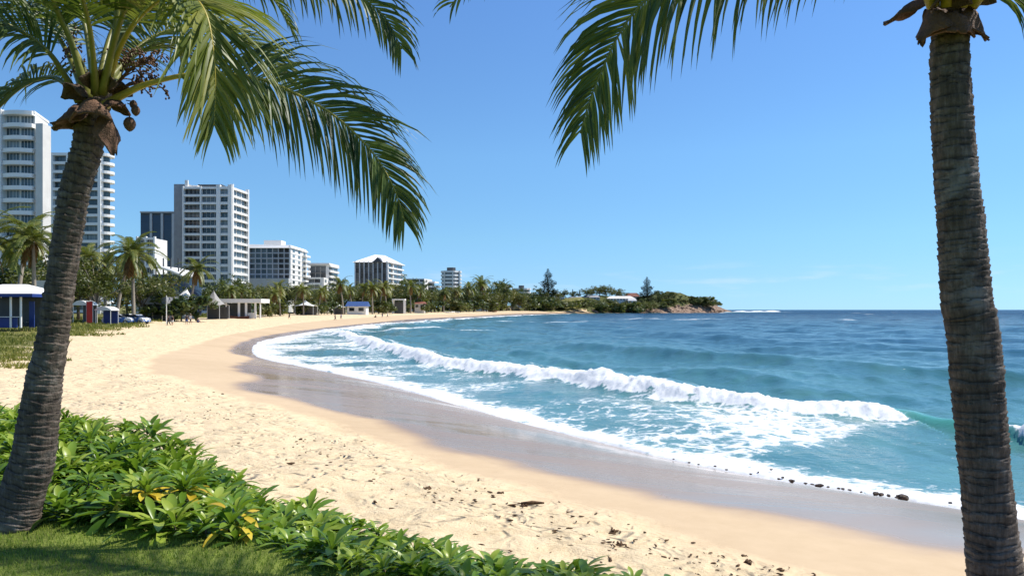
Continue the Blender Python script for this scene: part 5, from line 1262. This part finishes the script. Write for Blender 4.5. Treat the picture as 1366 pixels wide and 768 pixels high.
for px, py, pose, top, lg, rz, lb in (
    (225,434,'walk','dcloth',('dcloth',0),1.2,'person in dark clothes walking just left of the flagpole foot'),(230,434,'stand','dcloth',('wcloth',1),2.6,'person in a dark top standing just right of the flagpole foot'),
    (249,432.5,'stand','dcloth',('bcloth',1),.3,'person in a dark shirt standing by the round bush, left of a companion in white'),(254,432,'walk','wcloth',('dcloth',1),-.6,'person in a white top beside the round bush'),
    (264,430.5,'sit','dcloth',('bcloth',1),-2.,'person sitting on the sand right of the pair by the bush'),
    (386,425.5,'walk','dcloth',('dcloth',1),1.3,'person in dark clothes walking alone right of the brown boat'),(447,427,'walk','dcloth',('dcloth',0),-1.4,'person in dark clothes nearest the water among the far walkers'),
    (455,426,'walk','bcloth',('dcloth',1),1.5,'person in a blue top following at the water side'),(501,423.5,'sit','dcloth',('dcloth',1),1.,'person sitting alone on the far sand'),
    (510,423.5,'stand','dcloth',('bcloth',1),.5,'person standing on the far sand in the middle of three'),(517,423.5,'walk','wcloth',('dcloth',1),1.6,'person in a pale top on the far sand, rightmost of three')):
    p = hit(px, py); person((p[0], p[1], T1(*p)+.0), rz, pose, top, lg, lb)
# ------------------------------------------------------------------ rocks, driftwood and seaweed
k = NT('wet_rock'); v = k.coord(); M['rock'] = k.done(k.bsdf(k.ramp(k.noise(v, 4, 6, .7), [(.35,(.03,.02,.013)),(.55,(.14,.09,.055)),(.72,(.3,.21,.14))]), .5, k.bump(k.noise(v, 9, 6, .7), 1., .06), .4))
k = NT('coastal_rock'); v = k.coord(); P = k.pos(); M['crock'] = k.done(k.bsdf(k.ramp(k.noise(P, .55, 7, .7), [(.33,(.05,.036,.028)),(.5,(.24,.16,.11)),(.7,(.45,.34,.26))]), .9, k.bump(k.noise(P, .9, 7, .75), 1., .8), .2))
k = NT('dry_seaweed'); v = k.coord(); M['weed'] = k.done(k.bsdf(k.ramp(k.noise(v, 20, 4), [(.35,(.035,.02,.01)),(.65,(.16,.09,.045))]), .8, None, .2))
def rock_mesh(seed, mat, sub=3, flat=.6, name='rock'):
    bm = bmesh.new(); bmesh.ops.create_icosphere(bm, subdivisions=sub, radius=1); r = random.Random(seed); s = [Vector((r.gauss(0,1), r.gauss(0,1), r.gauss(0,1))).normalized() for _ in range(14)]; c = [r.uniform(.45,.85) for _ in s]
    for vv in bm.verts:
        q = vv.co.copy(); d_ = 1.
        for n_, cc_ in zip(s, c):
            t = q.dot(n_)
            if t > cc_: q -= n_*(t-cc_)*.85
        vv.co = Vector((q.x*(1+.1*math.sin(q.y*5+seed)), q.y, q.z*flat+.04*math.sin(q.x*9+seed)))
    me = bpy.data.meshes.new(name); bm.to_mesh(me); bm.free(); me.materials.append(mat); return me
RM = [rock_mesh(i, M['rock'], 3, .62) for i in range(5)]; CM = [rock_mesh(20+i, M['crock'], 3, .7) for i in range(5)]
def rock(px, py, s, k_, ms, label, group, flat=1.):
    p = hit(px, py); o = bpy.data.objects.new('rock', ms[k_ % 5]); col.objects.link(o); o.location = (p[0], p[1], T1(*p)+s*.1*flat); o.scale = (s*rnd.uniform(.9,1.3), s*rnd.uniform(.8,1.1), s*rnd.uniform(.7,1.1)*flat); o.rotation_euler = (0,0,rnd.uniform(0,6)); tag(o, label, 'rock', group); return o
for i, (px, py, w) in enumerate(((898,618,7),(920,619,8),(955,627,5),(966,629,8),(973,628,8),(1002,632,6),(1028,637,6),(1050,642,11),(1064,644,12),(1092,649,15),(1098,647,10),(1106,651,7),(1116,653,9),(1132,656,7),(1150,659,8),(1168,662,14),(1182,664,10),(1198,666,22),(1266,676,7),(1085,646,9),(1010,634,5),(938,624,5),(1036,638,7),(1072,647,8),(1124,655,8),(1176,665,12),(1190,667,9))):
    p = hit(px, py); lb = {22.0:'broad flat brown rock, the largest along the foam edge',14:'dark rock beside the broad flat one at the foam edge',15:'knobbly dark rock in the middle of the row along the foam edge',12:'squarish dark rock left of the knobbly one at the foam edge'}.get(w)
    py += rnd.gauss(-2.5, 3.2); Yr = (EYE-.10)*1000/(py-413); px += rnd.gauss(0, 3); w *= (1.25 if lb else rnd.choice((.5,.7,1.,1.3))); p = ((px-683)/F*Yr, Yr)
    o = rock(px, py, max(.045, w*.33*p[1]/1000), i, RM, lb or 'small dark rock washed by foam at the water edge', 'rocks along the foam edge', .8); o.location = (p[0], p[1], max(T1(*p), .04)+.05)
    o['group'] = 'rocks along the foam edge'
for i in range(90):
    px = 755+rnd.random()**.8*213; base = 417.4; y0_ = base-rnd.random()**1.6*(10 if px > 880 else 4.5)*(1-max(0,(px-930)/50))
    rock(px, y0_, rnd.uniform(1.,3.2)*(1 if y0_ > 412 else 1.3), i, CM, 'weathered brown boulder on the shore of the headland', 'boulders round the headland', rnd.uniform(.7,1.2))
for i, (px, Y, s, dz) in enumerate(((678,760,4.5,0),(684,765,6.0,1.8),(690,768,4.2,.6))):
    p = gpos(px, Y); o = bpy.data.objects.new('rock', rock_mesh(40+i, M['tan'], 3, .9)); col.objects.link(o); o.location = (p.x, p.y, p.z+dz); o.scale = (s, s*.8, s); tag(o, ['low tan rock at the left of the sandy outcrop','tallest tan rock of the sandy outcrop at the end of the beach','tan rock at the right of the sandy outcrop'][i], 'rock')
mb = MB(); r = random.Random(77)
def weed(mb, x, y, s):
    z = T1(x, y)+.012; a = r.uniform(0, 6.28)
    p = Vector((x, y, z)); q = [p]
    for i in range(3): a += r.gauss(0,.7); q.append(q[-1]+Vector((math.cos(a), math.sin(a), r.uniform(-.02,.12)))*s*.4)
    mb.tube(q, [s*.09,s*.17,s*.13,s*.03], 5)
WR = np.array([hit(*p) for p in ((180,498),(260,535),(330,560),(420,590),(480,612),(560,640),(640,660),(720,680),(800,705),(880,722),(960,742),(1040,764),(1130,795))])
WRs = smooth(WR, 12)
for i in range(430):
    j = r.randint(0, len(WRs)-1); x, y = WRs[j]+np.array([r.gauss(0,.45), r.gauss(0,.45)])*(1 if r.random() < .62 else 2.6)-np.array([.25,.3])
    if float(sdist([x],[y],dampW)[0]) < -.1 or math.hypot(x, y) < 5: continue
    weed(mb, x, y, r.uniform(.028,.075)*(1.8 if r.random() < .06 else 1))
tag(mb.build('seaweed_scraps', M['weed'], None, True), 'dark dry scraps of seaweed strewn along the high tide line', 'seaweed', kind='stuff')
for i, (px, py, w) in enumerate(((571,653,13),(668,659,9),(819,710,13),(828,727,12),(886,762,14),(1000,752,15),(993,742,9),(700,676,10),(647,690,8))):
    mb = MB(); p = hit(px, py); s = w*.5*p[1]/1000; o = bpy.data.objects.new('seaweed_clump', None)
    bpy.data.objects.remove(o)
    for t in range(9): 
        a = r.uniform(0,6.28); q0 = Vector((r.gauss(0,.35)*s, r.gauss(0,.35)*s, .0)); mb.tube([q0, q0+Vector((math.cos(a)*s*.5, math.sin(a)*s*.5, s*.35)), q0+Vector((math.cos(a)*s, math.sin(a)*s, .0))], [s*.12,s*.22,s*.05], 6)
    tag(mb.build('seaweed_clump', M['weed'], None, True, (p[0], p[1], T1(*p))), 'dark brown clump of dried seaweed lying on the dry sand', 'seaweed', 'seaweed clumps on the sand')
p, q = hit(695,674), hit(726,676); mb = MB(); mb.tube([(0,0,.02),((q-p)[0]*.5,(q-p)[1]*.5+.03,.025),((q-p)[0],(q-p)[1],.03)], [.02,.03,.012], 6); tag(mb.build('driftwood_stick', M['weed'], None, True, (p[0],p[1],(T1(*p)+T1(*q))/2+.01)), 'thin dark driftwood stick lying along the tide line', 'driftwood')
# ------------------------------------------------------------------ camera, sky, sun
cam = bpy.data.cameras.new('camera'); co = bpy.data.objects.new('camera', cam); col.objects.link(co)
co.location = (0,0,EYE); co.rotation_euler = (R(90),0,0); cam.sensor_width = 36; cam.lens = 36*F/1366; cam.shift_y = 29/1366; cam.clip_end = 90000; cam.clip_start = .05
sc.camera = co
SUN_EL, SUN_AZ = R(54), R(74)         # azimuth from the viewing direction towards the right
S = Vector((math.sin(SUN_AZ)*math.cos(SUN_EL), math.cos(SUN_AZ)*math.cos(SUN_EL), math.sin(SUN_EL)))
l = bpy.data.lights.new('sun', 'SUN'); l.energy = 4.6; l.angle = R(.5); l.color = (1,.95,.87)
lo = bpy.data.objects.new('sun', l); col.objects.link(lo); lo.rotation_euler = S.to_track_quat('Z', 'Y').to_euler()
w = bpy.data.worlds.new('World'); sc.world = w; w.use_nodes = True; t = w.node_tree; t.nodes.clear()
sky = t.nodes.new('ShaderNodeTexSky'); sky.sky_type = 'NISHITA'; sky.sun_disc = False; sky.sun_elevation = SUN_EL; sky.sun_rotation = SUN_AZ; sky.air_density = .62; sky.dust_density = 0; sky.ozone_density = 3.5; sky.altitude = 0
hs_ = t.nodes.new('ShaderNodeHueSaturation'); hs_.inputs['Saturation'].default_value = 1.0; 
ti = t.nodes.new('ShaderNodeMix'); ti.data_type = 'RGBA'; ti.blend_type = 'MULTIPLY'; ti.inputs[0].default_value = 1; ti.inputs[7].default_value = (.86,1.0,1.16,1); t.links.new(sky.outputs[0], ti.inputs[6])
t.links.new(ti.outputs[2], hs_.inputs['Color'])
tc = t.nodes.new('ShaderNodeTexCoord'); mp = t.nodes.new('ShaderNodeMapping'); mp.inputs['Scale'].default_value = (6,6,42); t.links.new(tc.outputs['Generated'], mp.inputs[0])
nz = t.nodes.new('ShaderNodeTexNoise'); nz.inputs['Scale'].default_value = 1.6; nz.inputs['Detail'].default_value = 6; nz.inputs['Roughness'].default_value = .55; t.links.new(mp.outputs[0], nz.inputs['Vector'])
sx = t.nodes.new('ShaderNodeSeparateXYZ'); t.links.new(tc.outputs['Generated'], sx.inputs[0])
def mr(v, a, b, c, d):
    m = t.nodes.new('ShaderNodeMapRange'); m.interpolation_type = 'SMOOTHSTEP'; t.links.new(v, m.inputs[0])
    for i, x in enumerate((a,b,c,d)): m.inputs[i+1].default_value = x
    return m.outputs[0]
def mu(a, b):
    m = t.nodes.new('ShaderNodeMath'); m.operation = 'MULTIPLY'; t.links.new(a, m.inputs[0]); t.links.new(b, m.inputs[1]); return m.outputs[0]
cl = mu(mu(mr(nz.outputs['Fac'], .5, .72, 0, .30), mr(sx.outputs['Z'], .012, .028, 0, 1)), mr(sx.outputs['Z'], .035, .075, 1, 0))
mx = t.nodes.new('ShaderNodeMix'); mx.data_type = 'RGBA'; t.links.new(cl, mx.inputs[0]); 
rp = t.nodes.new('ShaderNodeValToRGB'); t.links.new(sx.outputs['Z'], rp.inputs[0]); el_ = rp.color_ramp.elements
for q_ in range(4): el_.new(.5)
for e_, (p_2, c_2) in zip(el_, ((0,(.35,.46,.59)),(.04,(.47,.54,.57)),(.093,(.60,.68,.60)),(.2,(.78,.88,.77)),(.38,(.86,.97,.95)),(.6,(1.,1.,1.)))): e_.position = p_2; e_.color = (*c_2, 1)
air = t.nodes.new('ShaderNodeMix'); air.data_type = 'RGBA'; air.blend_type = 'MULTIPLY'; air.inputs[0].default_value = 1; t.links.new(hs_.outputs[0], air.inputs[6]); t.links.new(rp.outputs[0], air.inputs[7])
t.links.new(air.outputs[2], mx.inputs[6]); mx.inputs[7].default_value = (3.6,4.3,5.0,1)
bg = t.nodes.new('ShaderNodeBackground'); bg.inputs['Strength'].default_value = .15; t.links.new(mx.outputs[2], bg.inputs[0])
out = t.nodes.new('ShaderNodeOutputWorld'); t.links.new(bg.outputs[0], out.inputs[0])
vs_ = sc.view_settings; vs_.view_transform = 'Standard'; vs_.look = 'None'; vs_.gamma = 1; vs_.use_curve_mapping = False; vs_.exposure = .48
sc.cycles.max_bounces = 6; sc.cycles.diffuse_bounces = 3; sc.cycles.glossy_bounces = 3; sc.cycles.transmission_bounces = 4; sc.cycles.caustics_reflective = False; sc.cycles.caustics_refractive = False
